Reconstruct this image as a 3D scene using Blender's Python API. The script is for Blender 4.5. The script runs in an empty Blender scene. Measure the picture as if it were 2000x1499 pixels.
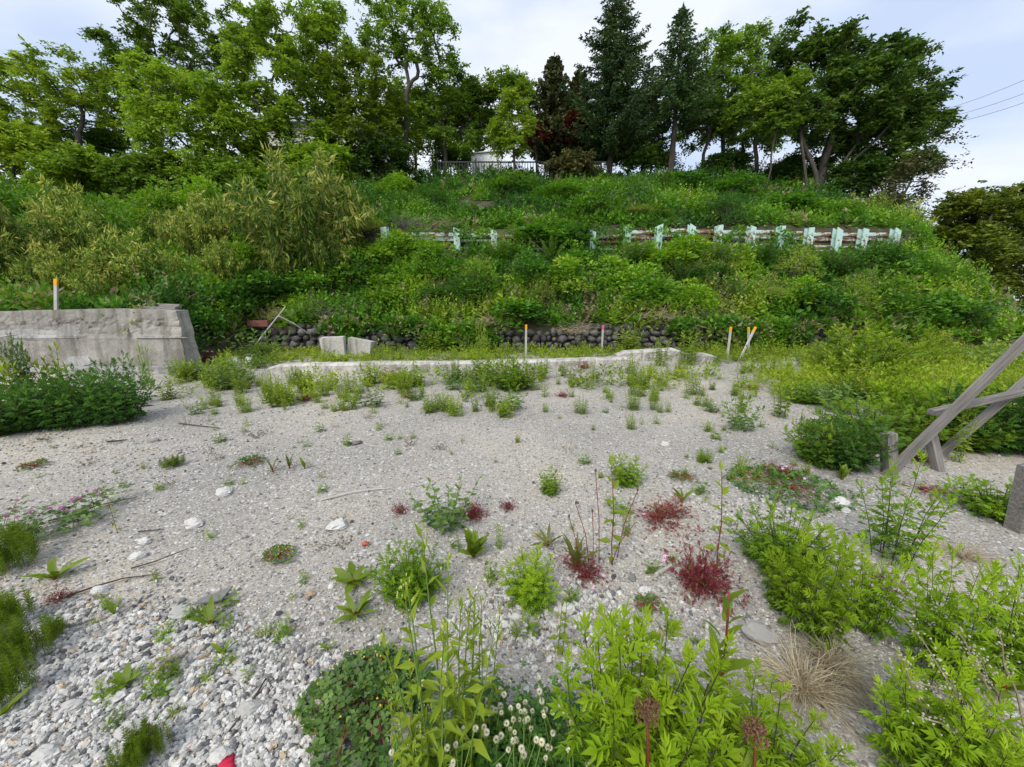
import bpy, math, random
import numpy as np
from math import sin, cos, tan, pi, radians, sqrt

SC = bpy.context.scene
COL = SC.collection
rng = np.random.default_rng(7)
random.seed(7)

# ------------------------------------------------------------------ camera
CAM_H, FPX, PITCH = 1.55, 760.0, radians(12.57)
cam = bpy.data.cameras.new('camera')
cam.sensor_width = 36.0
cam.lens = FPX / 2000.0 * 36.0
cam.clip_start = 0.02
cam.clip_end = 2000.0
cam_ob = bpy.data.objects.new('camera', cam)
COL.objects.link(cam_ob)
cam_ob.location = (0, 0, CAM_H)
cam_ob.rotation_euler = (pi / 2 - PITCH, 0, 0)
SC.camera = cam_ob

# ------------------------------------------------------------------ sky, sun, exposure
SUN_EL, SUN_AZ = radians(48), radians(-152)      # azimuth from +Y, clockwise positive (towards +X)
world = bpy.data.worlds.new('World')
SC.world = world
world.use_nodes = True
nt = world.node_tree
nt.nodes.clear()
w_out = nt.nodes.new('ShaderNodeOutputWorld')
w_bg = nt.nodes.new('ShaderNodeBackground')
w_sky = nt.nodes.new('ShaderNodeTexSky')
w_sky.sky_type = 'NISHITA'
w_sky.sun_disc = False
w_sky.sun_elevation = SUN_EL
w_sky.sun_rotation = SUN_AZ
w_sky.dust_density = 2.0
w_co = nt.nodes.new('ShaderNodeTexCoord')
w_map = nt.nodes.new('ShaderNodeMapping')
w_map.inputs['Scale'].default_value = (1.0, 1.0, 2.6)
w_map.inputs['Location'].default_value = (0.35, 0.2, 0.1)
w_noise = nt.nodes.new('ShaderNodeTexNoise')
w_noise.inputs['Scale'].default_value = 2.0
w_noise.inputs['Detail'].default_value = 5.0
w_noise.inputs['Roughness'].default_value = 0.5
w_ramp = nt.nodes.new('ShaderNodeValToRGB')
w_ramp.color_ramp.elements[0].position = 0.40
w_ramp.color_ramp.elements[0].color = (5.6, 6.7, 8.8, 1)
w_ramp.color_ramp.elements[1].position = 0.60
w_ramp.color_ramp.elements[1].color = (8.7, 9.1, 9.8, 1)
w_mix = nt.nodes.new('ShaderNodeMixRGB')
w_mix.inputs['Fac'].default_value = 0.86
nt.links.new(w_co.outputs['Generated'], w_map.inputs['Vector'])
nt.links.new(w_map.outputs[0], w_noise.inputs['Vector'])
nt.links.new(w_noise.outputs['Fac'], w_ramp.inputs['Fac'])
nt.links.new(w_sky.outputs[0], w_mix.inputs['Color1'])
nt.links.new(w_ramp.outputs[0], w_mix.inputs['Color2'])
nt.links.new(w_mix.outputs[0], w_bg.inputs['Color'])
w_bg.inputs['Strength'].default_value = 0.060
nt.links.new(w_bg.outputs[0], w_out.inputs[0])

sun = bpy.data.lights.new('sun', 'SUN')
sun.energy = 1.5
sun.angle = radians(24)
sun.color = (1.0, 0.95, 0.86)
sun_ob = bpy.data.objects.new('sun', sun)
COL.objects.link(sun_ob)
sun_ob.rotation_euler = (pi / 2 - SUN_EL, 0, -SUN_AZ + pi)

SC.view_settings.view_transform = 'Standard'
SC.view_settings.look = 'None'
SC.view_settings.exposure = 1.02
SC.view_settings.gamma = 1.0
SC.view_settings.use_curve_mapping = False
SC.cycles.max_bounces = 6
SC.cycles.diffuse_bounces = 4
SC.cycles.transmission_bounces = 3
SC.cycles.transparent_max_bounces = 4
SC.cycles.use_denoising = True
SC.cycles.use_adaptive_sampling = True

# ------------------------------------------------------------------ pixel <-> place
FWD = np.array([0, cos(PITCH), -sin(PITCH)])
UPV = np.array([0, sin(PITCH), cos(PITCH)])
CAMP = np.array([0, 0, CAM_H])

def ray(px, py):
    return FWD + (px - 1000) / FPX * np.array([1.0, 0, 0]) - (py - 749.5) / FPX * UPV

def on_ground(px, py, z=0.0):
    d = ray(px, py)
    return CAMP + d * ((z - CAM_H) / d[2])

def at_y(px, py, Y):
    d = ray(px, py)
    return CAMP + d * (Y / d[1])

def depth(p):
    return float((np.asarray(p) - CAMP) @ FWD)

# ------------------------------------------------------------------ noise
_tab = np.random.default_rng(11).random((64, 64, 64))
def vnoise(x, y, z=0.0):
    x, y, z = np.broadcast_arrays(np.asarray(x, float), np.asarray(y, float), np.asarray(z, float))
    xi, yi, zi = np.floor(x).astype(int), np.floor(y).astype(int), np.floor(z).astype(int)
    fx, fy, fz = x - xi, y - yi, z - zi
    fx, fy, fz = [f * f * (3 - 2 * f) for f in (fx, fy, fz)]
    r = 0
    for a in (0, 1):
        for b in (0, 1):
            for c in (0, 1):
                w = (fx if a else 1 - fx) * (fy if b else 1 - fy) * (fz if c else 1 - fz)
                r = r + w * _tab[(xi + a) % 64, (yi + b) % 64, (zi + c) % 64]
    return r
def fnoise(x, y, z=0.0, o=3):
    r, a, s = 0, 0.5, 0
    for k in range(o):
        r = r + a * vnoise(np.asarray(x) * 2 ** k + 7.3 * k, np.asarray(y) * 2 ** k + 3.1 * k, np.asarray(z) * 2 ** k)
        s += a
        a *= 0.5
    return r / s

# ------------------------------------------------------------------ mesh builder
class Geo:
    def __init__(self):
        self.v, self.f, self.t, self.n = [], [], [], 0
    def add(self, V, F, tint=0.5):
        V = np.asarray(V, float).reshape(-1, 3)
        F = np.asarray(F, int)
        self.v.append(V)
        self.f.append(F + self.n)
        self.t.append(np.broadcast_to(np.asarray(tint, float), (len(V),)).copy())
        self.n += len(V)
        return self
    def inst(self, tpl, pos, R, sc, tint):
        TV, TF = tpl
        M, N = len(pos), len(TV)
        if M == 0:
            return self
        sc = np.asarray(sc, float)
        if sc.ndim == 1:
            sc = sc[:, None]
        L = TV[None] * sc[:, None, :] if sc.shape[1] == 3 else TV[None] * sc[:, None]
        V = np.einsum('mij,mnj->mni', R, L) + np.asarray(pos)[:, None, :]
        F = TF[None] + (np.arange(M) * N)[:, None, None]
        self.add(V.reshape(-1, 3), F.reshape(-1, TF.shape[1]), np.repeat(np.broadcast_to(tint, (M,)), N))
        return self
    def merge(self, g):
        for V, F, T in zip(g.v, g.f, g.t):
            self.v.append(V); self.t.append(T)
            self.f.append(F - 0 + self.n)
        self.n += g.n
        return self
    def mesh(self, name, smooth=False):
        me = bpy.data.meshes.new(name)
        if not self.v:
            return me
        V = np.concatenate(self.v)
        sizes = np.concatenate([np.full(len(f), f.shape[1]) for f in self.f])
        loops = np.concatenate([f.ravel() for f in self.f])
        starts = np.concatenate([[0], np.cumsum(sizes)[:-1]])
        me.vertices.add(len(V))
        me.vertices.foreach_set('co', V.ravel().astype(np.float32))
        me.loops.add(len(loops))
        me.loops.foreach_set('vertex_index', loops.astype(np.int32))
        me.polygons.add(len(sizes))
        me.polygons.foreach_set('loop_start', starts.astype(np.int32))
        me.polygons.foreach_set('loop_total', sizes.astype(np.int32))
        me.polygons.foreach_set('use_smooth', np.full(len(sizes), smooth))
        a = me.attributes.new('tint', 'FLOAT', 'POINT')
        a.data.foreach_set('value', np.concatenate(self.t).astype(np.float32))
        me.update(calc_edges=True)
        me.validate()
        return me

def unit(v):
    v = np.asarray(v, float)
    return v / (np.linalg.norm(v, axis=-1, keepdims=True) + 1e-9)

def frames(d, roll=None, upv=(0, 0, 1)):
    """rotation matrices whose x axis is d and whose z axis looks up (then rolled about d)"""
    d = unit(np.atleast_2d(d))
    u = np.broadcast_to(np.asarray(upv, float), d.shape).copy()
    bad = np.abs((d * u).sum(1)) > 0.97
    u[bad] = (1, 0.2, 0)
    y = unit(np.cross(u, d))
    z = np.cross(d, y)
    if roll is not None:
        c, s = np.cos(roll)[:, None], np.sin(roll)[:, None]
        y, z = y * c + z * s, z * c - y * s
    return np.stack([d, y, z], axis=2)

def rdir(n, zmin=-1.0, zmax=1.0, r=None):
    r = r or rng
    a = r.random(n) * 2 * pi
    z = zmin + (zmax - zmin) * r.random(n)
    q = np.sqrt(np.maximum(0, 1 - z * z))
    return np.stack([q * np.cos(a), q * np.sin(a), z], 1)

def tube(g, pts, rad, sides=5, tint=0.5, cap=True):
    pts = np.asarray(pts, float)
    rad = np.broadcast_to(np.asarray(rad, float), (len(pts),))
    T = np.gradient(pts, axis=0)
    R = frames(T, upv=(0.13, 0.31, 0.94) if abs(unit(T[0])[2]) < 0.9 else (1, 0.1, 0))
    a = np.arange(sides) / sides * 2 * pi
    ring = np.stack([np.zeros(sides), np.cos(a), np.sin(a)], 1)
    V = np.einsum('mij,nj->mni', R, ring) * rad[:, None, None] + pts[:, None]
    n = len(pts)
    i, j = np.meshgrid(np.arange(n - 1), np.arange(sides), indexing='ij')
    j2 = (j + 1) % sides
    F = np.stack([i * sides + j, i * sides + j2, (i + 1) * sides + j2, (i + 1) * sides + j], -1).reshape(-1, 4)
    b = g.n
    g.add(V.reshape(-1, 3), F, tint)
    if cap:
        c = np.arange(sides)
        for k, o in ((0, c[::-1]), (n - 1, c)):
            f = np.stack([np.full(sides - 2, o[0]), o[1:-1], o[2:]], 1) + k * sides + b
            g.f.append(f)
    return g

def box(g, c, s, R=None, tint=0.5, jit=0.0):
    u = np.array([[-1, -1, -1], [1, -1, -1], [1, 1, -1], [-1, 1, -1], [-1, -1, 1], [1, -1, 1], [1, 1, 1], [-1, 1, 1]], float) * 0.5
    V = u * np.asarray(s, float)
    if jit:
        V = V + (rng.random(V.shape) - 0.5) * jit
    if R is not None:
        V = V @ np.asarray(R).T
    F = [[0, 3, 2, 1], [4, 5, 6, 7], [0, 1, 5, 4], [1, 2, 6, 5], [2, 3, 7, 6], [3, 0, 4, 7]]
    return g.add(V + np.asarray(c, float), F, tint)

def bar(g, a, b, w, h, upv=(0, 0, 1), tint=0.5, jit=0.0):
    a, b = np.asarray(a, float), np.asarray(b, float)
    R = frames(b - a, upv=upv)[0]
    return box(g, (a + b) / 2, (np.linalg.norm(b - a), w, h), R, tint, jit)

def blob_tpl(seg=7, rings=5, seed=0, rough=0.25, sq=(1, 1, 1)):
    """an uneven pebble or boulder about 1 across"""
    r = np.random.default_rng(seed)
    V, F = [(0, 0, -0.5)], []
    for k in range(1, rings):
        th = -pi / 2 + pi * k / rings
        for j in range(seg):
            a = 2 * pi * (j + 0.5 * (k % 2)) / seg
            V.append((0.5 * cos(th) * cos(a), 0.5 * cos(th) * sin(a), 0.5 * sin(th)))
    V.append((0, 0, 0.5))
    V = np.array(V)
    V = V * (1 + (r.random((len(V), 1)) - 0.5) * rough * 2) * np.asarray(sq)
    # a few flat cuts give broken faces
    for _ in range(3):
        nrm = unit(r.normal(size=3)); d = 0.30 + 0.1 * r.random()
        s = V @ nrm
        V = V - np.maximum(0, s - d)[:, None] * nrm
    q = lambda k, j: 1 + (k - 1) * seg + j % seg
    for j in range(seg):
        F.append((0, q(1, j + 1), q(1, j)))
        F.append((len(V) - 1, q(rings - 1, j), q(rings - 1, j + 1)))
    for k in range(1, rings - 1):
        for j in range(seg):
            if k % 2:
                F += [(q(k, j), q(k, j + 1), q(k + 1, j)), (q(k, j + 1), q(k + 1, j + 1), q(k + 1, j))]
            else:
                F += [(q(k, j), q(k, j + 1), q(k + 1, j + 1)), (q(k, j), q(k + 1, j + 1), q(k + 1, j))]
    return V, np.array(F)

# ------------------------------------------------------------------ objects
def link(name, data, parent=None, mat=None, **props):
    o = bpy.data.objects.new(name, data)
    COL.objects.link(o)
    if parent is not None:
        o.parent = parent
    if mat is not None and data is not None and not data.materials:
        data.materials.append(mat)
    for k, v in props.items():
        if v:
            o[k] = v
    return o

def thing(name, loc, label, category, group=None, rz=0.0, sc=1.0):
    o = bpy.data.objects.new(name, None)
    o.empty_display_size = 0.05
    COL.objects.link(o)
    o.location = tuple(float(x) for x in loc)
    o.rotation_euler = (0, 0, rz)
    o.scale = (sc, sc, sc) if np.isscalar(sc) else tuple(sc)
    o['label'], o['category'] = label, category
    o['kind'] = 'thing'
    if group:
        o['group'] = group
    return o

def put(proto, name, loc, label, category, group=None, rz=0.0, sc=1.0):
    """an individual of a kind: its own Empty and its own parts, which share mesh data with the other individuals"""
    parts = proto
    if len(parts) == 1:
        pn, me, m = parts[0]
        o = link(name, me, None, m, label=label, category=category, group=group)
        o.location = tuple(float(x) for x in loc)
        o.rotation_euler = (0, 0, rz)
        o.scale = (sc, sc, sc) if np.isscalar(sc) else tuple(sc)
        return o
    t = thing(name, loc, label, category, group, rz, sc)
    for pn, me, m in parts:
        link(pn, me, t, m)
    return t

# ------------------------------------------------------------------ materials
def new_mat(name):
    m = bpy.data.materials.new(name)
    m.use_nodes = True
    t = m.node_tree
    b = t.nodes['Principled BSDF']
    return m, t, b

def N(t, kind, **kw):
    n = t.nodes.new(kind)
    for k, v in kw.items():
        if k in n.inputs:
            n.inputs[k].default_value = v
        else:
            setattr(n, k, v)
    return n

def ramp(t, stops):
    r = t.nodes.new('ShaderNodeValToRGB')
    e = r.color_ramp.elements
    while len(e) < len(stops):
        e.new(0.5)
    for q, (p, c) in zip(e, stops):
        q.position = p
        q.color = (*c, 1)
    return r

def leaf_mat(name, stops, trans=0.35, rough=0.5, spec=0.3, tcol=1.25, wear=None):
    """leaf colour by the leaf's own tint, light passing through the blade"""
    m, t, b = new_mat(name)
    at = N(t, 'ShaderNodeAttribute', attribute_name='tint')
    r = ramp(t, stops)
    t.links.new(at.outputs['Fac'], r.inputs['Fac'])
    oi = N(t, 'ShaderNodeObjectInfo')
    hsv = N(t, 'ShaderNodeHueSaturation')
    mr = N(t, 'ShaderNodeMapRange')
    mr.inputs['To Min'].default_value = 0.82
    mr.inputs['To Max'].default_value = 1.18
    t.links.new(oi.outputs['Random'], mr.inputs['Value'])
    t.links.new(mr.outputs[0], hsv.inputs['Value'])
    col = r.outputs[0]
    if wear:
        # yellowed, dusty and nibbled spots on near leaves
        co = N(t, 'ShaderNodeTexCoord')
        nz = N(t, 'ShaderNodeTexNoise', Scale=wear, Detail=4.0, Roughness=0.7)
        t.links.new(co.outputs['Object'], nz.inputs['Vector'])
        wr = ramp(t, [(0.58, (0, 0, 0)), (0.72, (.55, .55, .55))])
        t.links.new(nz.outputs['Fac'], wr.inputs['Fac'])
        wx = N(t, 'ShaderNodeMixRGB')
        wx.inputs[2].default_value = (.30, .27, .06, 1)
        t.links.new(wr.outputs[0], wx.inputs[0]); t.links.new(col, wx.inputs[1])
        col = wx.outputs[0]
    t.links.new(col, hsv.inputs['Color'])
    t.links.new(hsv.outputs[0], b.inputs['Base Color'])
    b.inputs['Roughness'].default_value = rough
    b.inputs['Specular IOR Level'].default_value = spec
    if trans > 0:
        tr = N(t, 'ShaderNodeBsdfTranslucent')
        mx = N(t, 'ShaderNodeMixShader')
        mx.inputs[0].default_value = trans
        gm = N(t, 'ShaderNodeMixRGB', blend_type='MULTIPLY')
        gm.inputs[0].default_value = 1.0
        gm.inputs[2].default_value = (tcol, tcol * 1.02, tcol * 0.5, 1)
        t.links.new(hsv.outputs[0], gm.inputs[1])
        t.links.new(gm.outputs[0], tr.inputs['Color'])
        t.links.new(b.outputs[0], mx.inputs[1])
        t.links.new(tr.outputs[0], mx.inputs[2])
        t.links.new(mx.outputs[0], t.nodes['Material Output'].inputs[0])
    return m

def noise_mat(name, stops, scale=8.0, rough=0.8, bump=0.3, detail=6.0, stretch=(1, 1, 1), bscale=None, bdist=0.02, vary=0.0, spec=0.3):
    m, t, b = new_mat(name)
    co = N(t, 'ShaderNodeTexCoord')
    mp = N(t, 'ShaderNodeMapping')
    mp.inputs['Scale'].default_value = stretch
    n = N(t, 'ShaderNodeTexNoise', Scale=scale, Detail=detail, Roughness=0.65)
    r = ramp(t, stops)
    t.links.new(co.outputs['Object'], mp.inputs['Vector'])
    t.links.new(mp.outputs[0], n.inputs['Vector'])
    t.links.new(n.outputs['Fac'], r.inputs['Fac'])
    col = r.outputs[0]
    if vary:
        oi = N(t, 'ShaderNodeObjectInfo')
        hsv = N(t, 'ShaderNodeHueSaturation')
        mr = N(t, 'ShaderNodeMapRange')
        mr.inputs['To Min'].default_value = 1 - vary
        mr.inputs['To Max'].default_value = 1 + vary
        t.links.new(oi.outputs['Random'], mr.inputs['Value'])
        t.links.new(mr.outputs[0], hsv.inputs['Value'])
        t.links.new(col, hsv.inputs['Color'])
        col = hsv.outputs[0]
    t.links.new(col, b.inputs['Base Color'])
    b.inputs['Roughness'].default_value = rough
    b.inputs['Specular IOR Level'].default_value = spec
    if bump:
        n2 = N(t, 'ShaderNodeTexNoise', Scale=bscale or scale * 3, Detail=6.0, Roughness=0.7)
        t.links.new(mp.outputs[0], n2.inputs['Vector'])
        bp = N(t, 'ShaderNodeBump', Strength=bump, Distance=bdist)
        t.links.new(n2.outputs['Fac'], bp.inputs['Height'])
        t.links.new(bp.outputs[0], b.inputs['Normal'])
    return m

def flat_mat(name, c, rough=0.6, spec=0.3):
    return noise_mat(name, [(0.3, tuple(x * 0.8 for x in c)), (0.7, tuple(min(1, x * 1.15) for x in c))], 14, rough, 0.1, spec=spec)
# ================================================================== the setting
# ---- gravel yard material: packed sand and small stones of many greys
def gravel_ground():
    m, t, b = new_mat('gravel_ground')
    co = N(t, 'ShaderNodeTexCoord')
    base = N(t, 'ShaderNodeTexNoise', Scale=0.45, Detail=5.0, Roughness=0.6)
    t.links.new(co.outputs['Object'], base.inputs['Vector'])
    br = ramp(t, [(0.36, (0.30, 0.285, 0.255)), (0.5, (0.40, 0.37, 0.325)), (0.64, (0.50, 0.445, 0.36))])
    t.links.new(base.outputs['Fac'], br.inputs['Fac'])
    fine = N(t, 'ShaderNodeTexNoise', Scale=95.0, Detail=6.0, Roughness=0.75)
    t.links.new(co.outputs['Object'], fine.inputs['Vector'])
    fr = ramp(t, [(0.32, (0.45, 0.44, 0.43)), (0.5, (1.0, 1.0, 1.0)), (0.68, (1.5, 1.48, 1.42))])
    t.links.new(fine.outputs['Fac'], fr.inputs['Fac'])
    mul = N(t, 'ShaderNodeMixRGB', blend_type='MULTIPLY')
    mul.inputs[0].default_value = 0.85
    t.links.new(br.outputs[0], mul.inputs[1]); t.links.new(fr.outputs[0], mul.inputs[2])
    col, height = mul.outputs[0], fine.outputs['Fac']
    warp = N(t, 'ShaderNodeTexNoise', Scale=30.0, Detail=2.0)
    t.links.new(co.outputs['Object'], warp.inputs['Vector'])
    wm = N(t, 'ShaderNodeMixRGB', blend_type='LINEAR_LIGHT')
    wm.inputs[0].default_value = 0.012
    t.links.new(co.outputs['Object'], wm.inputs[1]); t.links.new(warp.outputs['Color'], wm.inputs[2])
    for sc, thr, amt in ((70.0, 0.48, .82), (30.0, 0.40, .9)):
        vo = N(t, 'ShaderNodeTexVoronoi', Scale=sc)
        t.links.new(wm.outputs[0], vo.inputs['Vector'])
        sep = N(t, 'ShaderNodeSeparateColor')
        t.links.new(vo.outputs['Color'], sep.inputs[0])
        pick = N(t, 'ShaderNodeMath', operation='LESS_THAN')
        pick.inputs[1].default_value = 0.72 if sc > 40 else 0.36
        t.links.new(sep.outputs[1], pick.inputs[0])
        near = N(t, 'ShaderNodeMath', operation='LESS_THAN')
        near.inputs[1].default_value = thr
        t.links.new(vo.outputs['Distance'], near.inputs[0])
        fac = N(t, 'ShaderNodeMath', operation='MULTIPLY')
        t.links.new(pick.outputs[0], fac.inputs[0]); t.links.new(near.outputs[0], fac.inputs[1])
        fa2 = N(t, 'ShaderNodeMath', operation='MULTIPLY')
        fa2.inputs[1].default_value = amt
        t.links.new(fac.outputs[0], fa2.inputs[0])
        sr = ramp(t, [(0.0, (0.12, 0.118, 0.115)), (0.25, (0.25, 0.24, 0.23)), (0.45, (0.38, 0.37, 0.355)), (0.62, (0.60, 0.59, 0.565)), (0.86, (0.72, 0.71, 0.69)), (0.93, (0.42, 0.33, 0.24)), (1.0, (0.76, 0.75, 0.73))])
        t.links.new(sep.outputs[0], sr.inputs['Fac'])
        mx = N(t, 'ShaderNodeMixRGB')
        t.links.new(fa2.outputs[0], mx.inputs[0])
        t.links.new(col, mx.inputs[1]); t.links.new(sr.outputs[0], mx.inputs[2])
        col = mx.outputs[0]
        dome = N(t, 'ShaderNodeMath', operation='SUBTRACT')
        dome.inputs[0].default_value = 0.75
        t.links.new(vo.outputs['Distance'], dome.inputs[1])
        dm = N(t, 'ShaderNodeMath', operation='MULTIPLY')
        t.links.new(dome.outputs[0], dm.inputs[0]); t.links.new(fac.outputs[0], dm.inputs[1])
        ad = N(t, 'ShaderNodeMath', operation='ADD')
        t.links.new(height, ad.inputs[0]); t.links.new(dm.outputs[0], ad.inputs[1])
        height = ad.outputs[0]
    t.links.new(col, b.inputs['Base Color'])
    b.inputs['Roughness'].default_value = 0.9
    b.inputs['Specular IOR Level'].default_value = 0.2
    bp = N(t, 'ShaderNodeBump', Strength=0.8, Distance=0.012)
    t.links.new(height, bp.inputs['Height'])
    t.links.new(bp.outputs[0], b.inputs['Normal'])
    return m

def yard_z(x, y):
    x, y = np.asarray(x, float), np.asarray(y, float)
    z = (fnoise(x * 0.55, y * 0.55, 2.0) - 0.5) * 0.07 + (fnoise(x * 2.2, y * 2.2, 5.0, 2) - 0.5) * 0.022
    return z * np.clip(1.3 - np.hypot(x, y) / 60, 0, 1)

def axis(lo, hi, fine_lo, fine_hi, fstep, grow=1.25):
    a = list(np.arange(fine_lo, fine_hi + 1e-6, fstep))
    s = fstep
    while a[-1] < hi:
        s *= grow; a.append(a[-1] + s)
    s = fstep
    while a[0] > lo:
        s *= grow; a.insert(0, a[0] - s)
    return np.array(a)

def sheet(xs, ys, fz):
    X, Y = np.meshgrid(xs, ys)
    Z = fz(X, Y)
    nx, ny = len(xs), len(ys)
    i, j = np.meshgrid(np.arange(ny - 1), np.arange(nx - 1), indexing='ij')
    F = np.stack([i * nx + j, i * nx + j + 1, (i + 1) * nx + j + 1, (i + 1) * nx + j], -1).reshape(-1, 4)
    return Geo().add(np.stack([X, Y, Z], -1).reshape(-1, 3), F)

g = sheet(axis(-600, 600, -9, 9, 0.12), axis(-300, 900, 0.2, 12, 0.12), yard_z)
link('ground', g.mesh('ground', True), None, gravel_ground(), kind='structure', label='pale grey gravel and sand yard in front of the slope')

# ---- the planted hillside
def sstep(a, b, x):
    t = np.clip((x - a) / (b - a), 0, 1)
    return t * t * (3 - 2 * t)

def hill_z(x, y):
    x, y = np.asarray(x, float), np.asarray(y, float)
    z = np.interp(y, [10.6, 11.25, 11.3, 11.6, 13.85, 14.12, 14.2, 18, 22, 24, 34, 60], [-0.3, -0.25, 0.70, 0.85, 3.0, 3.1, 3.78, 5.6, 7.45, 7.7, 7.8, 7.6])
    zl = np.interp(y, [7.9, 8.22, 8.25, 9.6, 10.6, 11.6, 13.9, 15, 22, 24, 34, 60], [-0.3, -0.3, 1.16, 1.25, 1.55, 2.0, 3.3, 4.0, 7.3, 7.7, 7.8, 7.6])
    zs = np.interp(y, [10.0, 10.5, 11.0, 11.6, 13.85, 14.12, 14.2, 18], [-0.3, 0.0, 0.45, 0.85, 3.0, 3.1, 3.78, 5.6])
    ks = sstep(9.4, 10.4, x)
    z = np.where(y < 18, z * (1 - ks) + zs * ks, z)
    k = sstep(-7.0, -8.2, x)
    z = np.maximum(z, zl * k - 0.3 * (1 - k))
    xr = 15.3 + 0.35 * (y - 11.0)
    z = np.minimum(z, (xr - x) * 1.5 - 0.0)
    b = (fnoise(x * 0.35, y * 0.35, 9.0) - 0.5) * 0.5 * np.clip((y - 11.6) / 3, 0, 1) * (1 - np.clip(1 - np.abs(y - 14.1) / 1.2, 0, 1))
    z = np.where(z > 0.2, z + b, z)
    return np.maximum(z, -0.3)

g = sheet(axis(-70, 22, -14, 21.8, 0.2), np.unique(np.concatenate([np.arange(7.8, 24, 0.16), [8.22, 8.25, 11.25, 11.3, 14.12, 14.2], axis(24, 60, 24, 24.1, 0.4)])), hill_z)
M_SOIL_SHADE = noise_mat('slope_soil_painted_shade', [(0.3, (0.03, 0.034, 0.016)), (0.55, (0.065, 0.062, 0.032)), (0.75, (0.13, 0.11, 0.07))], 2.5, 0.95, 0.6, bdist=0.05)  # green-brown soil, its colour darkened so gaps in the growth look like shadow
link('hill', g.mesh('hill', True), None, M_SOIL_SHADE, kind='structure', label='steep weedy hillside rising to a wooded crest')

def on_hill(px, py, dmin=8.0):
    """where the line of sight through a pixel meets the hillside"""
    d = ray(px, py)
    t = np.arange(dmin, 60, 0.03)
    P = CAMP + t[:, None] * d / d[1]
    hit = P[:, 2] < np.maximum(hill_z(P[:, 0], P[:, 1]), 0)
    return P[np.argmax(hit)] if hit.any() else P[-1]

# ---- leaf shapes
def tpl(v, f):
    return np.array(v, float), np.array(f, int)
LEAF = tpl([(0, 0, 0), (.4, -.26, .05), (1, 0, -.06), (.4, .26, .05)], [(0, 1, 2), (0, 2, 3)])
LANCE = tpl([(0, 0, 0), (.35, -.09, .02), (1, 0, -.10), (.35, .09, .02)], [(0, 1, 2), (0, 2, 3)])
BROAD = tpl([(0, 0, 0), (.22, -.27, .06), (.62, -.30, .05), (1, 0, -.10), (.62, .30, .05), (.22, .27, .06), (.45, 0, -.02)],
            [(0, 1, 6), (1, 2, 6), (2, 3, 6), (3, 4, 6), (4, 5, 6), (5, 0, 6)])
ROUND = tpl([(0, 0, 0)] + [(.5 + .5 * cos(a), .52 * sin(a), .06 * cos(2 * a)) for a in np.linspace(-pi * .86, pi * .86, 9)] + [(.45, 0, -.05)],
            [(0, 1, 10)] + [(k, k + 1, 10) for k in range(1, 9)] + [(9, 0, 10)])
def lobed():
    """a deeply cut mugwort leaf: a midrib blade with five pointed lobes"""
    V, F = [], []
    def dia(x0, y0, ang, ln, w, z=0.0):
        b = len(V)
        c, s = cos(ang), sin(ang)
        for u, v, h in ((0, 0, 0), (.45, -w, .03), (1, 0, -.05), (.45, w, .03)):
            u, v = u * ln, v * ln
            V.append((x0 + u * c - v * s, y0 + u * s + v * c, z + h + 0.10 * abs(y0 + u * s + v * c)))
        F.extend([(b, b + 1, b + 2), (b, b + 2, b + 3)])
    dia(.0, 0, 0, .66, .055)
    dia(.46, 0, 0, .54, .14)
    dia(.50, 0, .55, .40, .15); dia(.50, 0, -.55, .40, .15)
    dia(.32, 0, .72, .46, .15); dia(.32, 0, -.72, .46, .15)
    dia(.16, 0, .95, .26, .16); dia(.16, 0, -.95, .26, .16)
    return np.array(V), np.array(F)
LOBED = lobed()
TREFOIL = (lambda L: (np.concatenate([L[0] @ np.array([[cos(a), sin(a), 0], [-sin(a), cos(a), 0], [0, 0, 1]]) for a in (0, 2.1, -2.1)]), np.concatenate([L[1] + k * len(L[0]) for k in range(3)])))(
    tpl([(0, 0, 0), (.5, -.42, .06), (1, 0, 0), (.5, .42, .06)], [(0, 1, 2), (0, 2, 3)]))
# ================================================================== built things
def slab_grid(nx, nz, fn):
    """closed slab with a grid on both long faces; fn(u, v, side) -> point, u along, v up, side 0 front 1 back"""
    g = Geo()
    u, v = np.linspace(0, 1, nx), np.linspace(0, 1, nz)
    idx = {}
    V = []
    for s in (0, 1):
        for i in range(nx):
            for j in range(nz):
                idx[s, i, j] = len(V)
                V.append(fn(u[i], v[j], s))
    F = []
    for i in range(nx - 1):
        for j in range(nz - 1):
            F.append((idx[0, i, j], idx[0, i + 1, j], idx[0, i + 1, j + 1], idx[0, i, j + 1]))
            F.append((idx[1, i, j], idx[1, i, j + 1], idx[1, i + 1, j + 1], idx[1, i + 1, j]))
        F.append((idx[0, i, nz - 1], idx[0, i + 1, nz - 1], idx[1, i + 1, nz - 1], idx[1, i, nz - 1]))
        F.append((idx[0, i, 0], idx[1, i, 0], idx[1, i + 1, 0], idx[0, i + 1, 0]))
    for j in range(nz - 1):
        F.append((idx[0, 0, j], idx[0, 0, j + 1], idx[1, 0, j + 1], idx[1, 0, j]))
        F.append((idx[0, nx - 1, j], idx[1, nx - 1, j], idx[1, nx - 1, j + 1], idx[0, nx - 1, j + 1]))
    return g.add(V, F)

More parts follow.
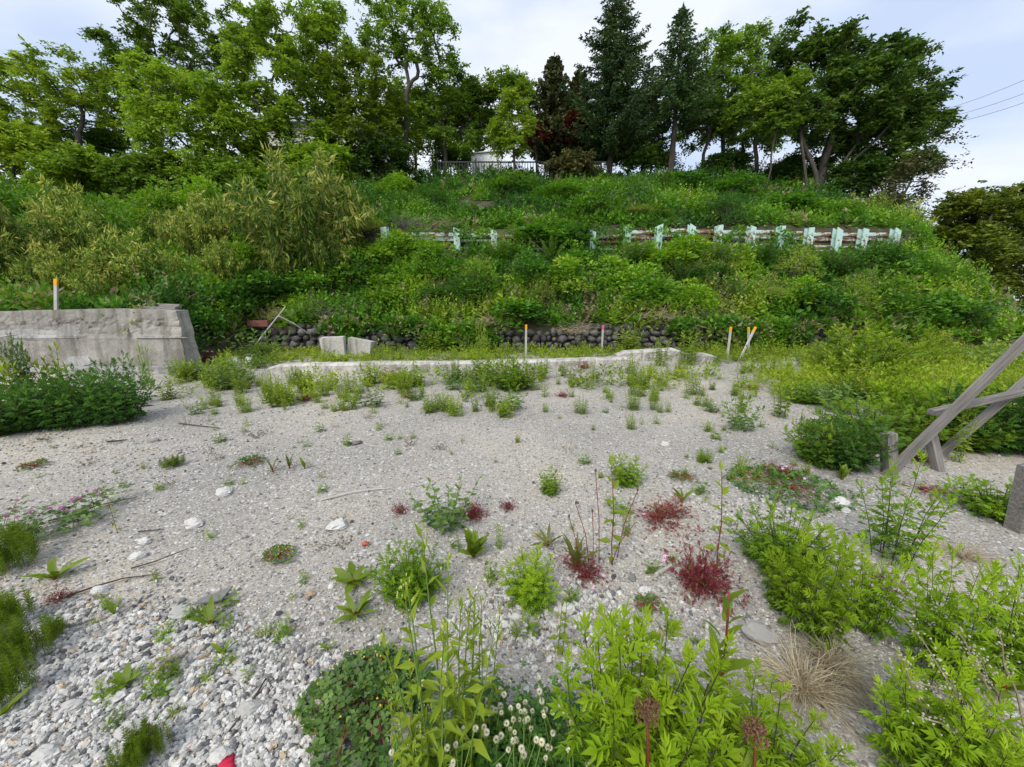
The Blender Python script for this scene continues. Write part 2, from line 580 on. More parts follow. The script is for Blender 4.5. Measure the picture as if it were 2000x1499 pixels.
def concrete_mat(name, dark, light, streak=True):
    m, t, b = new_mat(name)
    co = N(t, 'ShaderNodeTexCoord')
    n1 = N(t, 'ShaderNodeTexNoise', Scale=1.6, Detail=8.0, Roughness=0.7)
    t.links.new(co.outputs['Object'], n1.inputs['Vector'])
    r1 = ramp(t, [(0.32, dark), (0.52, tuple((a + c) / 2 for a, c in zip(dark, light))), (0.7, light)])
    t.links.new(n1.outputs['Fac'], r1.inputs['Fac'])
    mp = N(t, 'ShaderNodeMapping'); mp.inputs['Scale'].default_value = (7, 7, 0.55)
    t.links.new(co.outputs['Object'], mp.inputs['Vector'])
    n2 = N(t, 'ShaderNodeTexNoise', Scale=1.0, Detail=5.0, Roughness=0.6)
    t.links.new(mp.outputs[0], n2.inputs['Vector'])
    r2 = ramp(t, [(0.35, (0.55, 0.52, 0.47)), (0.52, (1, 1, 1)), (0.75, (1.15, 1.14, 1.1))])
    t.links.new(n2.outputs['Fac'], r2.inputs['Fac'])
    mx = N(t, 'ShaderNodeMixRGB', blend_type='MULTIPLY'); mx.inputs[0].default_value = 0.8 if streak else 0.2
    t.links.new(r1.outputs[0], mx.inputs[1]); t.links.new(r2.outputs[0], mx.inputs[2])
    n3 = N(t, 'ShaderNodeTexNoise', Scale=22.0, Detail=6.0, Roughness=0.75)
    t.links.new(co.outputs['Object'], n3.inputs['Vector'])
    r3 = ramp(t, [(0.30, (0.35, 0.34, 0.33)), (0.44, (1, 1, 1)), (0.8, (1.2, 1.2, 1.18))])
    t.links.new(n3.outputs['Fac'], r3.inputs['Fac'])
    m2 = N(t, 'ShaderNodeMixRGB', blend_type='MULTIPLY'); m2.inputs[0].default_value = 0.75
    t.links.new(mx.outputs[0], m2.inputs[1]); t.links.new(r3.outputs[0], m2.inputs[2])
    t.links.new(m2.outputs[0], b.inputs['Base Color'])
    b.inputs['Roughness'].default_value = 0.9
    b.inputs['Specular IOR Level'].default_value = 0.2
    bp = N(t, 'ShaderNodeBump', Strength=0.7, Distance=0.02)
    t.links.new(n3.outputs['Fac'], bp.inputs['Height'])
    t.links.new(bp.outputs[0], b.inputs['Normal'])
    return m
M_CONC = concrete_mat('weathered_concrete', (0.19, 0.18, 0.16), (0.40, 0.38, 0.345))
M_CONC_W = concrete_mat('bleached_concrete', (0.33, 0.315, 0.285), (0.60, 0.58, 0.54), True)
M_CONC_P = concrete_mat('repair_mortar', (0.25, 0.245, 0.235), (0.47, 0.465, 0.45), True)
M_WOOD = noise_mat('grey_weathered_timber', [(0.3, (0.10, 0.092, 0.085)), (0.5, (0.19, 0.175, 0.16)), (0.7, (0.29, 0.27, 0.25))], 6.0, 0.85, 0.5, stretch=(0.5, 9, 9), bdist=0.006, vary=0.12)

# ---- concrete retaining wall with a leaning broken end
def wall_pt(u, v, s):
    x1 = -6.78 - 0.14 * v + 0.03 * (fnoise(v * 9, 3.3 + s) - 0.5) * 2
    x = -13.5 + u * (x1 + 13.5)
    y = 8.0 + 0.13 * v + (0.42 - 0.10 * v if s else 0)
    z = -0.1 + v * (1.38 + 0.02 * sin(x * 1.3) + 0.02 * (vnoise(x * 3, 1.0) - 0.5))
    n = (fnoise(x * 1.2, z * 1.5, 4.0) - 0.5) * 0.02 + (fnoise(x * 9, z * 9, 2.0) - 0.5) * 0.018
    n += 0.022 * (1 if z > .74 + .012 * sin(x * 4) else 0) - 0.018 * max(0, 1 - abs(z - .735) / .03)
    pit = max(0, 1 - abs(z - 0.98) / 0.25) * max(0, fnoise(x * 11, z * 13, 8.0) - 0.48) * 0.16
    return (x, y + (n + pit if not s else 0), z)
cw = thing('concrete_wall', (-10, 8, 0), 'stained grey concrete retaining wall with a broken end beside the yard', 'wall')
inv = np.array([-10, 8, 0])
def local(gm, o):
    gm.v = [V - np.asarray(o) for V in gm.v]
    return gm
link('wall_body', local(slab_grid(150, 34, wall_pt), inv).mesh('wall_body', False), cw, M_CONC)
def foot_pt(u, v, s):
    x = -13.5 + u * 6.5
    return (x, 7.80 + (0.17 if s else 0) + (fnoise(x * 3, v * 3, 1) - .5) * .04, -0.06 + v * (0.19 + 0.03 * vnoise(x * 1.7, 2)))
link('footing', local(slab_grid(60, 4, foot_pt), inv).mesh('footing'), cw, M_CONC_P)
def patch(g, cx, cz, rx, rz, n=44, seed=0):
    """thin irregular smear of mortar on the wall's face"""
    r = np.random.default_rng(seed)
    a = np.linspace(0, 2 * pi, n, endpoint=False)
    q = .75 + .5 * np.array([fnoise(2 + 1.6 * cos(t), 2 + 1.6 * sin(t), seed * 3.7) for t in a]) * 1.2 - .1 + (r.random(n) - .5) * .08
    P = [(cx + rx * cos(t) * k, cz + rz * sin(t) * k) for t, k in zip(a, q)]
    fr = [(x, wall_pt(0, (z + .1) / 1.38, 0)[1] - 0.012, z) for x, z in P]
    bk = [(x * .5 + cx * .5 + (x - cx) * .58, wall_pt(0, (z + .1) / 1.38, 0)[1] + 0.03, z) for x, z in P]
    F = [(k, (k + 1) % n, n + (k + 1) % n, n + k) for k in range(n)]
    b = g.n
    g.add(fr + bk + [(cx, wall_pt(0, (cz + .1) / 1.38, 0)[1] - 0.020, cz)], F)
    g.f.append(np.array([(2 * n, (k + 1) % n, k) for k in range(n)]) + b)
for k, (px, py, wx, wz) in enumerate([(40, 652, 90, 9), (128, 650, 26, 16), (85, 660, 60, 5), (155, 706, 26, 12), (310, 660, 46, 2)]):
    p = at_y(px, py, 8.05)
    s = depth(p) / FPX
    gp = Geo(); patch(gp, p[0], p[2], wx * s, wz * s, seed=k)
    link('mortar_patch', local(gp, inv).mesh('mortar_patch'), cw, M_CONC_P)

# ---- low bleached concrete kerb across the yard, two lengths
def kerb(name, label, pts, h, w, seed, rag=0.03):
    pts = np.array(pts)
    L = np.concatenate([[0], np.cumsum(np.linalg.norm(np.diff(pts, axis=0), axis=1))])
    def fn(u, v, s):
        d = u * L[-1]
        x, y = np.interp(d, L, pts[:, 0]), np.interp(d, L, pts[:, 1])
        r = 1.0 - 0.30 * max(0, 1 - d / 0.25) - 0.35 * max(0, 1 - (L[-1] - d) / 0.3)
        top = h * r * (1 + (fnoise(d * .5, seed) - .5) * .14 + (fnoise(d * 9, seed + 3) - .5) * .08)
        bev = 0.05 if v > 0.99 else 0
        z = -0.05 + (top + .05) * v
        n = (fnoise(d * 4, z * 6 + seed, 3) - .5) * rag * 2 + (fnoise(d * 17, z * 20 + seed, 5) - .5) * .03
        return (x, y + (w - bev if s else bev) + n, z)
    g = slab_grid(int(L[-1] * 22), 7, fn)
    o = link(name, g.mesh(name, False), None, M_CONC_W, label=label, category='kerb')
    return o
a, b_, c = on_ground(522, 733), on_ground(900, 726), on_ground(1248, 716)
kerb('concrete_kerb', 'long low bleached white concrete kerb crossing the weedy yard', [a[:2], b_[:2], c[:2]], 0.205, 0.30, 2, .025)
a, b_ = on_ground(1205, 708), on_ground(1335, 701)
kerb('concrete_kerb', 'short grey kerb piece overlapping the end of the long white kerb', [a[:2], b_[:2]], 0.27, 0.28, 5)
a, b_ = on_ground(1333, 712), on_ground(1400, 708)
kerb('concrete_kerb', 'small white broken kerb stub half hidden in yellow green weeds', [a[:2], b_[:2]], 0.22, 0.3, 8, 0.05)

# ---- dry-laid boulder wall at the foot of the slope
M_ROCK = noise_mat('dark_boulder', [(0.3, (0.05, 0.048, 0.047)), (0.55, (0.115, 0.11, 0.105)), (0.75, (0.21, 0.20, 0.19))], 5.0, 0.85, 0.5, vary=0.45)
sw = thing('stone_wall', (0, 11.1, 0), 'low dry wall of dark rounded boulders at the foot of the slope', 'wall')
rocks = [Geo().add(*blob_tpl(6, 4, s, 0.18)).mesh('stone', True) for s in range(8)]
cnt = 0
rest = Geo()
for row in range(5):
    x = -8.4 + 0.1 * row
    while x < 9.6:
        w = 0.12 + 0.28 * rng.random() ** 1.4
        h = 0.11 + 0.10 * rng.random() + .22 * (w - .12)
        z = 0.06 + row * 0.155 + 0.07 * (rng.random() - .5)
        y = 0.02 + 0.05 * row + 0.13 * (rng.random() - .5)
        skip = row == 4 and vnoise(x * 0.9, 4.4) < 0.5
        if not skip:
            if cnt < 300:
                o = link('stone', rocks[rng.integers(8)], sw, M_ROCK)
                o.location = (x + w / 2, y, z)
                o.scale = (w * 1.12, 0.3, h * 1.12)
                o.rotation_euler = ((rng.random() - .5) * .6, (rng.random() - .5) * .7, rng.integers(2) * pi + rng.normal() * .3)
                cnt += 1
            else:
                V, F = blob_tpl(6, 4, int(rng.integers(8)), 0.18)
                rest.add(V * (w * 1.12, .3, h * 1.12) + (x + w / 2, y, z), F)
        x += w * 0.98
if rest.n:
    o = link('stones_beyond', rest.mesh('stones_beyond', True), sw, M_ROCK, kind='stuff')

# ---- white concrete blocks leaning at the boulder wall
for px, py, w, h, tilt, lab in ((655, 702, 46, 42, 0.05, 'white concrete block at the boulder wall with a square top'), (706, 700, 42, 36, -0.22, 'tilted white concrete slab beside the square white block'),
                                (1270, 668, 36, 9, 0.0, 'thin white slab lying among weeds at the boulder wall')):
    p = on_ground(px, py); s = depth(p) / FPX
    gb = Geo()
    c, q = cos(tilt), sin(tilt)
    box(gb, (0, 0, h * s / 2), (w * s, 0.22, h * s), np.array([[c, 0, -q], [0, 1, 0], [q, 0, c]]), jit=0.06)
    o = link('concrete_block', gb.mesh('concrete_block'), None, M_CONC_W, label=lab, category='block')
    o.location = p
p = on_ground(505, 690)
gb = Geo(); box(gb, (0, 0, .30), (.55, .12, .16), jit=.02)
o = link('rusty_panel', gb.mesh('rusty_panel'), None, noise_mat('red_rust', [(.3, (.14, .05, .04)), (.7, (.27, .12, .09))], 5), label='small red brown rusty panel caught in the boulder wall', category='panel')
o.location = at_y(505, 632, 10.9) - np.array([0, 0, .3])

# ---- steel retaining wall: mint painted posts and corrugated guard rails
def rusty_paint(name, paint, amount):
    m, t, b = new_mat(name)
    co = N(t, 'ShaderNodeTexCoord')
    n1 = N(t, 'ShaderNodeTexNoise', Scale=4.0, Detail=9.0, Roughness=0.72)
    t.links.new(co.outputs['Object'], n1.inputs['Vector'])
    oi = N(t, 'ShaderNodeObjectInfo')
    ad = N(t, 'ShaderNodeMath', operation='MULTIPLY_ADD'); ad.inputs[1].default_value = 0.14
    t.links.new(oi.outputs['Random'], ad.inputs[0]); t.links.new(n1.outputs['Fac'], ad.inputs[2])
    r = ramp(t, [(amount, paint), (amount + .02, tuple(x * .85 for x in paint)), (amount + .03, (0.22, 0.10, 0.05)), (0.85, (0.06, 0.035, 0.025))])
    t.links.new(ad.outputs[0], r.inputs['Fac'])
    t.links.new(r.outputs[0], b.inputs['Base Color'])
    b.inputs['Roughness'].default_value = 0.6
    return m
M_POST = rusty_paint('mint_paint_rusting', (0.44, 0.63, 0.57), 0.65)
M_RAIL = rusty_paint('white_paint_rusting', (0.46, 0.55, 0.51), 0.565)
gw = thing('guardrail_retaining_wall', (0, 14, 0), 'rusting mint green steel posts with stacked guard rails holding the upper slope', 'retaining wall')
posts = [(750, 445, 2), (893, 447, 4), (965, 450, 1), (1160, 452, 3), (1228, 443, 0), (1290, 440, 0), (1355, 440, 1), (1408, 441, 0), (1472, 443, -1), (1530, 443, 0), (1588, 446, 3), (1645, 447, 4), (1694, 448, 2), (1757, 448, 1)]
GY = 13.98
def h_post(top_cut):
    g = Geo()
    H = 1.75
    for y0, d, w in ((-.10, .022, .20), (0, .18, .022), (.10, .022, .20)):
        box(g, (0, y0, H / 2), (w, d, H))
        V = g.v[-1]
        up = V[:, 2] > H * .9
        V[up, 2] += top_cut * V[up, 0] - abs(top_cut) * .05
    return g
px_x = []
for k, (px, py, lean) in enumerate(posts):
    p = at_y(px, py, GY - .12)
    g = h_post((rng.random() - .5) * 1.3)
    o = link('post', g.mesh('post'), gw, M_POST)
    o.location = (p[0], -0.02, p[2] - 1.72)
    o.rotation_euler = (0, radians(-lean * .3), (rng.random() - .5) * .12)
    px_x.append((p[0], p[2]))
def rail_mesh(L):
    prof = [(-.165, 0), (-.13, .0), (-.11, -.07), (-.05, -.07), (-.02, .01), (.02, .01), (.05, -.07), (.11, -.07), (.13, 0), (.165, 0)]
    prof = [(z, y) for z, y in prof]
    ring = prof + [(z, y + .012) for z, y in prof[::-1]]
    n = len(ring)
    V = [(x, y, z) for x in (-L / 2, L / 2) for z, y in ring]
    F = [(k, (k + 1) % n, n + (k + 1) % n, n + k) for k in range(n)]
    m = len(prof)
    F += [(k + 1, k, n - 1 - k, n - 2 - k) for k in range(m - 1)] + [(n + k, n + k + 1, n + n - 2 - k, n + n - 1 - k) for k in range(m - 1)]
    return Geo().add(V, F)
for (xa, za), (xb, zb) in zip(px_x[:-1], px_x[1:]):
    L = xb - xa - 0.02
    for r in range(3):
        o = link('rail', rail_mesh(L).mesh('rail'), gw, M_RAIL)
        o.location = ((xa + xb) / 2, 0.16 + .02 * r, min(za, zb) - .23 - .385 * r + .02 * (rng.random() - .5))
        o.rotation_euler = ((rng.random() - .5) * .12, (rng.random() - .5) * .03, 0)

# ---- crest: fence, shed, house seen through the trees
M_DARKMETAL = flat_mat('dark_fence_metal', (0.035, 0.035, 0.038), 0.5)
fn = thing('metal_fence', (0, 22, 7.4), 'dark metal railing with thin upright bars along the wooded crest', 'fence')
xa, xb = at_y(855, 330, 22)[0], at_y(1185, 330, 22)[0]
ztop = at_y(1000, 317, 22)[2] - 7.4
for z in (ztop, 0.25):
    g = Geo(); box(g, (0, 0, 0), (xb - xa, .05, .06))
    link('rail', g.mesh('rail'), fn, M_DARKMETAL).location = ((xa + xb) / 2, 0, z)
g = Geo(); box(g, (0, 0, 0), (.028, .028, ztop - .25)); bal = g.mesh('baluster')
g = Geo(); box(g, (0, 0, 0), (.07, .07, ztop + .35)); pst = g.mesh('post')
nb = int((xb - xa) / .14)
for k in range(nb + 1):
    x = xa + (xb - xa) * k / nb
    if k % 14 == 0:
        link('post', pst, fn, M_DARKMETAL).location = (x, .06, (ztop - .35) / 2 + .2)
    else:
        link('baluster', bal, fn, M_DARKMETAL).location = (x, 0, ztop / 2 + .11)

M_SHED = noise_mat('shed_sheet', [(.35, (.70, .71, .72)), (.65, (.84, .85, .86))], 3, .5, .1)
sh = thing('garden_shed', (at_y(950, 330, 23.0)[0], 23.0, 7.72), 'small pale ribbed metal shed behind the crest railing', 'shed')
w = 54 / FPX * 22.5
g = Geo(); box(g, (0, .6, .65), (w, 1.2, 1.3))
V = g.v[-1]; V[(V[:, 2] > 1) & (V[:, 0] > 0), 2] += .12; V[(V[:, 2] > 1) & (V[:, 0] < 0), 2] -= .05
link('wall', g.mesh('wall'), sh, M_SHED)
g = Geo(); box(g, (0, .6, 1.36), (w + .16, 1.4, .05)); V = g.v[-1]; V[V[:, 0] > 0, 2] += .11; V[V[:, 0] < 0, 2] -= .06
link('roof', g.mesh('roof'), sh, M_SHED)
g = Geo(); box(g, (0, 0, 0), (.035, .03, 1.2)); rib = g.mesh('rib')
for k in range(9):
    link('rib', rib, sh, M_SHED).location = (-w / 2 + (k + .5) * w / 9, -.012, .62)
g = Geo(); box(g, (0, 0, 0), (.2, .03, .36)); 
link('window', g.mesh('window'), sh, flat_mat('dark_glass', (.03, .035, .04), .15)).location = (.22, -.03, .55)

hb = thing('pale_house', (-15.0, 33, 10.0), 'pale house with horizontal siding glimpsed through the trees on the crest', 'house')
g = Geo(); box(g, (0, 2.5, 2.2), (9.5, 5, 4.4)); link('wall', g.mesh('wall'), hb, flat_mat('cream_siding', (.62, .60, .55), .7))
g = Geo()
g.add([(-5.2, -.5, 4.3), (5.2, -.5, 4.3), (5.2, 5.5, 4.3), (-5.2, 5.5, 4.3), (-5.2, 2.5, 6.0), (5.2, 2.5, 6.0)], [(0, 1, 5, 4), (2, 3, 4, 5), (0, 3, 2, 1)])
g.add([(-5.2, -.5, 4.3), (-5.2, 2.5, 6.0), (-5.2, 5.5, 4.3)], [(0, 1, 2)]); g.add([(5.2, -.5, 4.3), (5.2, 5.5, 4.3), (5.2, 2.5, 6.0)], [(0, 1, 2)])
link('roof', g.mesh('roof'), hb, flat_mat('grey_roof', (.25, .26, .28), .5))
g = Geo(); box(g, (0, 0, 0), (9.5, .03, .2)); sid = g.mesh('siding_board')
for k in range(16):
    o = link('siding_board', sid, hb, bpy.data.materials['cream_siding']); o.location = (0, -.02, .25 + k * .26); o.rotation_euler = (.08, 0, 0)
g = Geo(); box(g, (0, 0, 0), (1.3, .06, 1.2)); wdw = g.mesh('window')
for x in (-3, 0, 3):
    link('window', wdw, hb, bpy.data.materials['dark_glass']).location = (x, -.06, 2.2)

# ---- survey stakes
M_STAKE = noise_mat('stake_wood', [(.3, (.40, .38, .34)), (.7, (.58, .56, .52))], 8, .8, .2)
M_YELLOW = flat_mat('yellow_paint', (.85, .42, .02), .5)
M_PINK = flat_mat('pink_paint', (.80, .12, .35), .5)
def stake(base, ht, tilt, head, label, w=.045, hh=.16):
    t = thing('survey_stake', base, label, 'stake')
    t.rotation_euler = (0, tilt, .3)
    g = Geo(); box(g, (0, 0, (ht - hh) / 2 - .1), (w, w, ht - hh + .2)); link('shaft', g.mesh('shaft'), t, M_STAKE)
    g = Geo(); box(g, (0, 0, ht - hh / 2), (w * 1.06, w * 1.06, hh)); link('painted_head', g.mesh('painted_head'), t, head)
p = at_y(109, 603, 8.4); s = depth(p) / FPX
stake((p[0], 8.4, p[2] - .03), 60 * s, .19, M_YELLOW, 'white stake with yellow head standing on top of the concrete wall', .05, .13)
for px, py, pt, dx, mt, lab in ((1027, 700, 635, 0, M_YELLOW, 'yellow headed stake in front of the boulder wall midway along'),
                                (1175, 690, 636, 0, M_PINK, 'pink headed stake in front of the boulder wall'),
                                (1420, 702, 639, 0, M_YELLOW, 'upright yellow headed stake beside a leaning pair'),
                                (1462, 700, 640, -10, M_YELLOW, 'yellow headed stake leaning back behind the crossed white one'),
                                (1444, 704, 640, 30, M_YELLOW, 'whitest yellow headed stake leaning across its neighbour')):
    p = on_ground(px, py); s = depth(p) / FPX
    h = (py - pt) * s
    stake(p, math.hypot(h, dx * s), math.atan2(dx, py - pt), mt, lab, .04, .12)
# pale poles lying against the boulder wall
for (x0, y0), (x1, y1), lab in (((500, 672), (557, 600), 'long pale pole leaning on the boulder wall'), ((545, 618), (600, 650), 'thin bleached branch lying across the boulder wall')):
    g = Geo(); a, b2 = at_y(x0, y0, 10.4), at_y(x1, y1, 10.95)
    tube(g, np.array([a, (a + b2) / 2 + (.02, 0, .02), b2]) - a, [.02, .018, .012], 6)
    link('pole', g.mesh('pole'), None, M_STAKE, label=lab, category='pole').location = a

# ---- timber braces at the yard's edge
tf = thing('timber_brace_frame', on_ground(1760, 930), 'grey weathered timber frame of two sloping braces, a rail and short posts', 'brace frame')
o0 = np.array(tf.location)
def timber(name, a, b, w, d, upv=(0, -1, 0)):
    g = Geo(); bar(g, (0, 0, 0), (np.linalg.norm(np.asarray(b) - a), 0, 0), w, d, jit=.004)
    o = link(name, g.mesh(name), tf, M_WOOD)
    R = frames(np.asarray(b) - a, upv=upv)[0]
    import mathutils
    M = mathutils.Matrix([[*R[i], 0] for i in range(3)] + [[0, 0, 0, 1]])
    M.translation = np.asarray(a) - o0
    # the bar was made from 0 to L, so no shift is needed
    o.matrix_local = M
def ext(a, b, k):
    return a + (b - a) * k
Y1 = 3.2
A, B = at_y(1716, 938, Y1), at_y(1992, 672, Y1)
timber('brace', A - (0, 0, .04), ext(A, B, 2.0), .07, .04)
E_ = ext(A, B, 1.97); timber('upright', (E_[0], E_[1] + .07, -.2), (E_[0], E_[1] + .07, E_[2] + .25), .09, .09)
A, B = at_y(1800, 912, Y1 + .42), at_y(1996, 748, Y1 + .42)
timber('brace', A - (0, 0, .04), ext(A, B, 2.0), .07, .04)
E_ = ext(A, B, 1.97); timber('upright', (E_[0], E_[1] + .07, -.2), (E_[0], E_[1] + .07, E_[2] + .25), .09, .09)
A, B = at_y(1820, 806, Y1 + .10), at_y(1992, 767, Y1 + .36)
timber('rail', A, ext(A, B, 2.0), .045, .07)
p = on_ground(1737, 926)
T_ = at_y(1735, 846, p[1]); timber('short_post', p - (T_ - p) * .2, T_, .085, .085)
A, B = on_ground(1840, 925), at_y(1815, 842, 3.45)
timber('short_post', A - (0, 0, .05), B, .075, .06)
p = on_ground(1985, 1036)
pt = thing('marker_post', p, 'thick grey timber post with white wrap and rusty strip near the sloping braces', 'post')
pt.rotation_euler = (0, -.10, .15)
g = Geo(); box(g, (0, 0, .2), (.085, .085, .55), jit=.006); link('post_body', g.mesh('post_body'), pt, M_WOOD)
g = Geo(); box(g, (.025, -.046, .26), (.05, .012, .12)); link('white_wrap', g.mesh('white_wrap'), pt, flat_mat('white_vinyl', (.75, .75, .74), .4))
g = Geo(); box(g, (.025, -.046, .09), (.045, .010, .20)); link('rusty_strip', g.mesh('rusty_strip'), pt, noise_mat('orange_rust', [(.3, (.25, .11, .05)), (.7, (.42, .24, .12))], 9))

# ---- power lines
M_WIRE = flat_mat('wire_black', (.03, .03, .035), .5)
for (x0, y0), (x1, y1), lab in (((1835, 217), (2000, 157), 'highest overhead wire crossing the sky beside the leaning tree'), ((1840, 232), (2000, 183), 'middle one of the overhead wires beside the leaning tree'), ((1840, 245), (2000, 201), 'lowest overhead wire crossing the sky beside the leaning tree')):
    a, b2 = at_y(x0, y0, 40), at_y(x1, y1, 30)
    d = b2 - a
    k = np.linspace(-1.2, 2.2, 24)[:, None]
    P = a + d * k
    P[:, 2] += 0.5 * ((k[:, 0] - .5) ** 2 - .25)
    g = Geo(); tube(g, P - a, .013, 5)
    link('overhead_wire', g.mesh('overhead_wire'), None, M_WIRE, label=lab, category='wire').location = a
# ================================================================== trees
M_BARK = noise_mat('bark_grey_brown', [(0.3, (0.035, 0.03, 0.025)), (0.6, (0.085, 0.075, 0.062)), (0.8, (0.15, 0.135, 0.115))], 9.0, 0.9, 0.6, stretch=(1, 1, .3), vary=.2)
M_LEAF = {
    'yellow': leaf_mat('yellow_green_leaf', [(0, (.10, .165, .013)), (.5, (.195, .295, .02)), (1, (.32, .41, .038))], .40),
    'bright': leaf_mat('bright_green_leaf', [(0, (.10, .18, .016)), (.5, (.195, .325, .022)), (1, (.32, .44, .04))], .42),
    'mid': leaf_mat('mid_green_leaf', [(0, (.06, .125, .013)), (.5, (.13, .235, .02)), (1, (.24, .35, .035))], .38),
    'dark': leaf_mat('dark_green_leaf', [(0, (.028, .068, .012)), (.5, (.062, .135, .018)), (1, (.14, .225, .026))], .34),
    'spruce': leaf_mat('spruce_needles', [(0, (.018, .042, .012)), (.5, (.036, .078, .019)), (1, (.08, .14, .035))], .16, .6),
    'cypress': leaf_mat('cypress_sprays', [(0, (.028, .038, .012)), (.5, (.055, .070, .020)), (1, (.115, .115, .034))], .15, .6),
    'red': leaf_mat('red_maple_leaf', [(0, (.06, .010, .008)), (.5, (.10, .016, .011)), (1, (.15, .035, .02))], .3),
    'hedge': leaf_mat('hedge_leaf', [(0, (.06, .10, .013)), (.5, (.14, .20, .02)), (1, (.25, .30, .032))], .35),
}

def grow(att, trunk, r_tip, seed, up=0.5, power=0.46, wob=0.05):
    """branches that reach every attractor from the trunk; returns (nodes, parents, radii, tip index and direction per attractor)"""
    r = np.random.default_rng(seed)
    P = [np.asarray(p, float) for p in trunk]
    par = [-1] + list(range(len(P) - 1))
    order = np.argsort(np.linalg.norm(att - np.asarray(trunk[len(trunk) // 2]), axis=1))
    tips = {}
    for k in order:
        a = att[k]
        A = np.array(P)
        d = a - A
        L = np.linalg.norm(d, axis=1)
        cost = L * (1 + 0.9 * np.maximum(0, -d[:, 2] / (L + 1e-6) + 0.15)) + 0.25 * np.arange(len(A) )* 0
        cost[:max(1, len(trunk) // 4)] += 3
        i = int(np.argmin(cost))
        s = A[i]
        n = max(2, int(L[i] / 0.45) + 1)
        pd = unit(A[i] - A[par[i]]) if par[i] >= 0 else np.array([0, 0, 1.0])
        c = s + pd * L[i] * 0.35 + np.array([0, 0, up * L[i] * 0.15])
        prev = i
        for q in range(1, n + 1):
            t = q / n
            p = (1 - t) ** 2 * s + 2 * t * (1 - t) * c + t * t * a
            if q < n:
                p = p + r.normal(size=3) * wob * L[i] / n
            P.append(p); par.append(prev); prev = len(P) - 1
        tips[int(k)] = prev
    P = np.array(P)
    w = np.zeros(len(P))
    for k in tips.values():
        w[k] += 1
    for k in range(len(P) - 1, 0, -1):
        w[par[k]] += w[k]
    rad = r_tip * np.maximum(w, 1) ** power
    return P, par, rad, tips

def limbs(g, P, par, rad, sides=5):
    kids = {}
    for k, p in enumerate(par):
        kids.setdefault(p, []).append(k)
    stack = [(0, [0])]
    starts = [[0]]
    while starts:
        ch = starts.pop()
        while True:
            ks = kids.get(ch[-1], [])
            if not ks:
                break
            ks = sorted(ks, key=lambda q: -rad[q])
            for o in ks[1:]:
                starts.append([ch[-1], o])
            ch.append(ks[0])
        if len(ch) > 1:
            rr = rad[ch].copy()
            if len(ch) > 2 and ch[0] != 0:
                rr[0] = rr[1]
            sd = 8 if rr.max() > .08 else (5 if rr.max() > .03 else 3)
            tube(g, P[ch], rr, sd, cap=False)

def leaf_sprays(g, tips, dirs, n_twig, n_leaf, twig, leaf, seed, T=LEAF, flat=0.45, droop=0.25, tint=(0.5, 0.28), tw=None, tt=None):
    """little twigs of leaves round every branch end"""
    r = np.random.default_rng(seed)
    M = len(tips) * n_twig
    c = np.repeat(tips, n_twig, 0)
    d = np.repeat(unit(dirs), n_twig, 0)
    q = rdir(M, -1, 1, r); q[:, 2] *= flat
    d = unit(d * .55 + q + (0, 0, .12))
    ln = twig * (.55 + .75 * r.random(M))
    c = c - d * (ln * .35)[:, None] + r.normal(size=(M, 3)) * twig * .22
    base_t = np.repeat(r.normal(tint[0], tint[1] * .7, len(tips)), n_twig) if tt is None else np.repeat(tt, n_twig)
    if tw is not None:
        for k in range(0, M, 1):
            tube(tw, np.array([c[k], c[k] + d[k] * ln[k] * .9 - (0, 0, droop * ln[k] * .3)]), [.006, .003], 3, cap=False)
    s = (np.arange(n_leaf) + .6) / n_leaf
    for j in range(n_leaf):
        p = c + d * (ln * s[j])[:, None]
        p[:, 2] -= droop * ln * s[j] ** 2
        side = 1 if j % 2 else -1
        f = frames(d)
        out = unit(d * .55 + side * f[:, :, 1] * .8 + r.normal(size=(M, 3)) * .3 - (0, 0, droop * .8))
        sz = leaf * (.65 + .6 * r.random(M))
        g.inst(T, p, frames(out, r.normal(size=M) * .7), sz, np.clip(base_t + r.normal(size=M) * tint[1] * .6, 0, 1))

def lobes_points(lobes, n, r, shell=0.55):
    """attractors inside a union of ellipsoids (cx, cy, cz, rx, ry, rz), mostly near their skin"""
    vol = np.array([l[3] * l[4] * l[5] for l in lobes]) ** 0.75
    out = []
    for l, k in zip(lobes, np.maximum(3, (vol / vol.sum() * n).astype(int))):
        d = rdir(k, -.75, 1, r)
        q = (shell + (1 - shell) * r.random(k)) ** .7
        out.append(np.array(l[:3]) + d * q[:, None] * np.array(l[3:]))
    return np.concatenate(out)

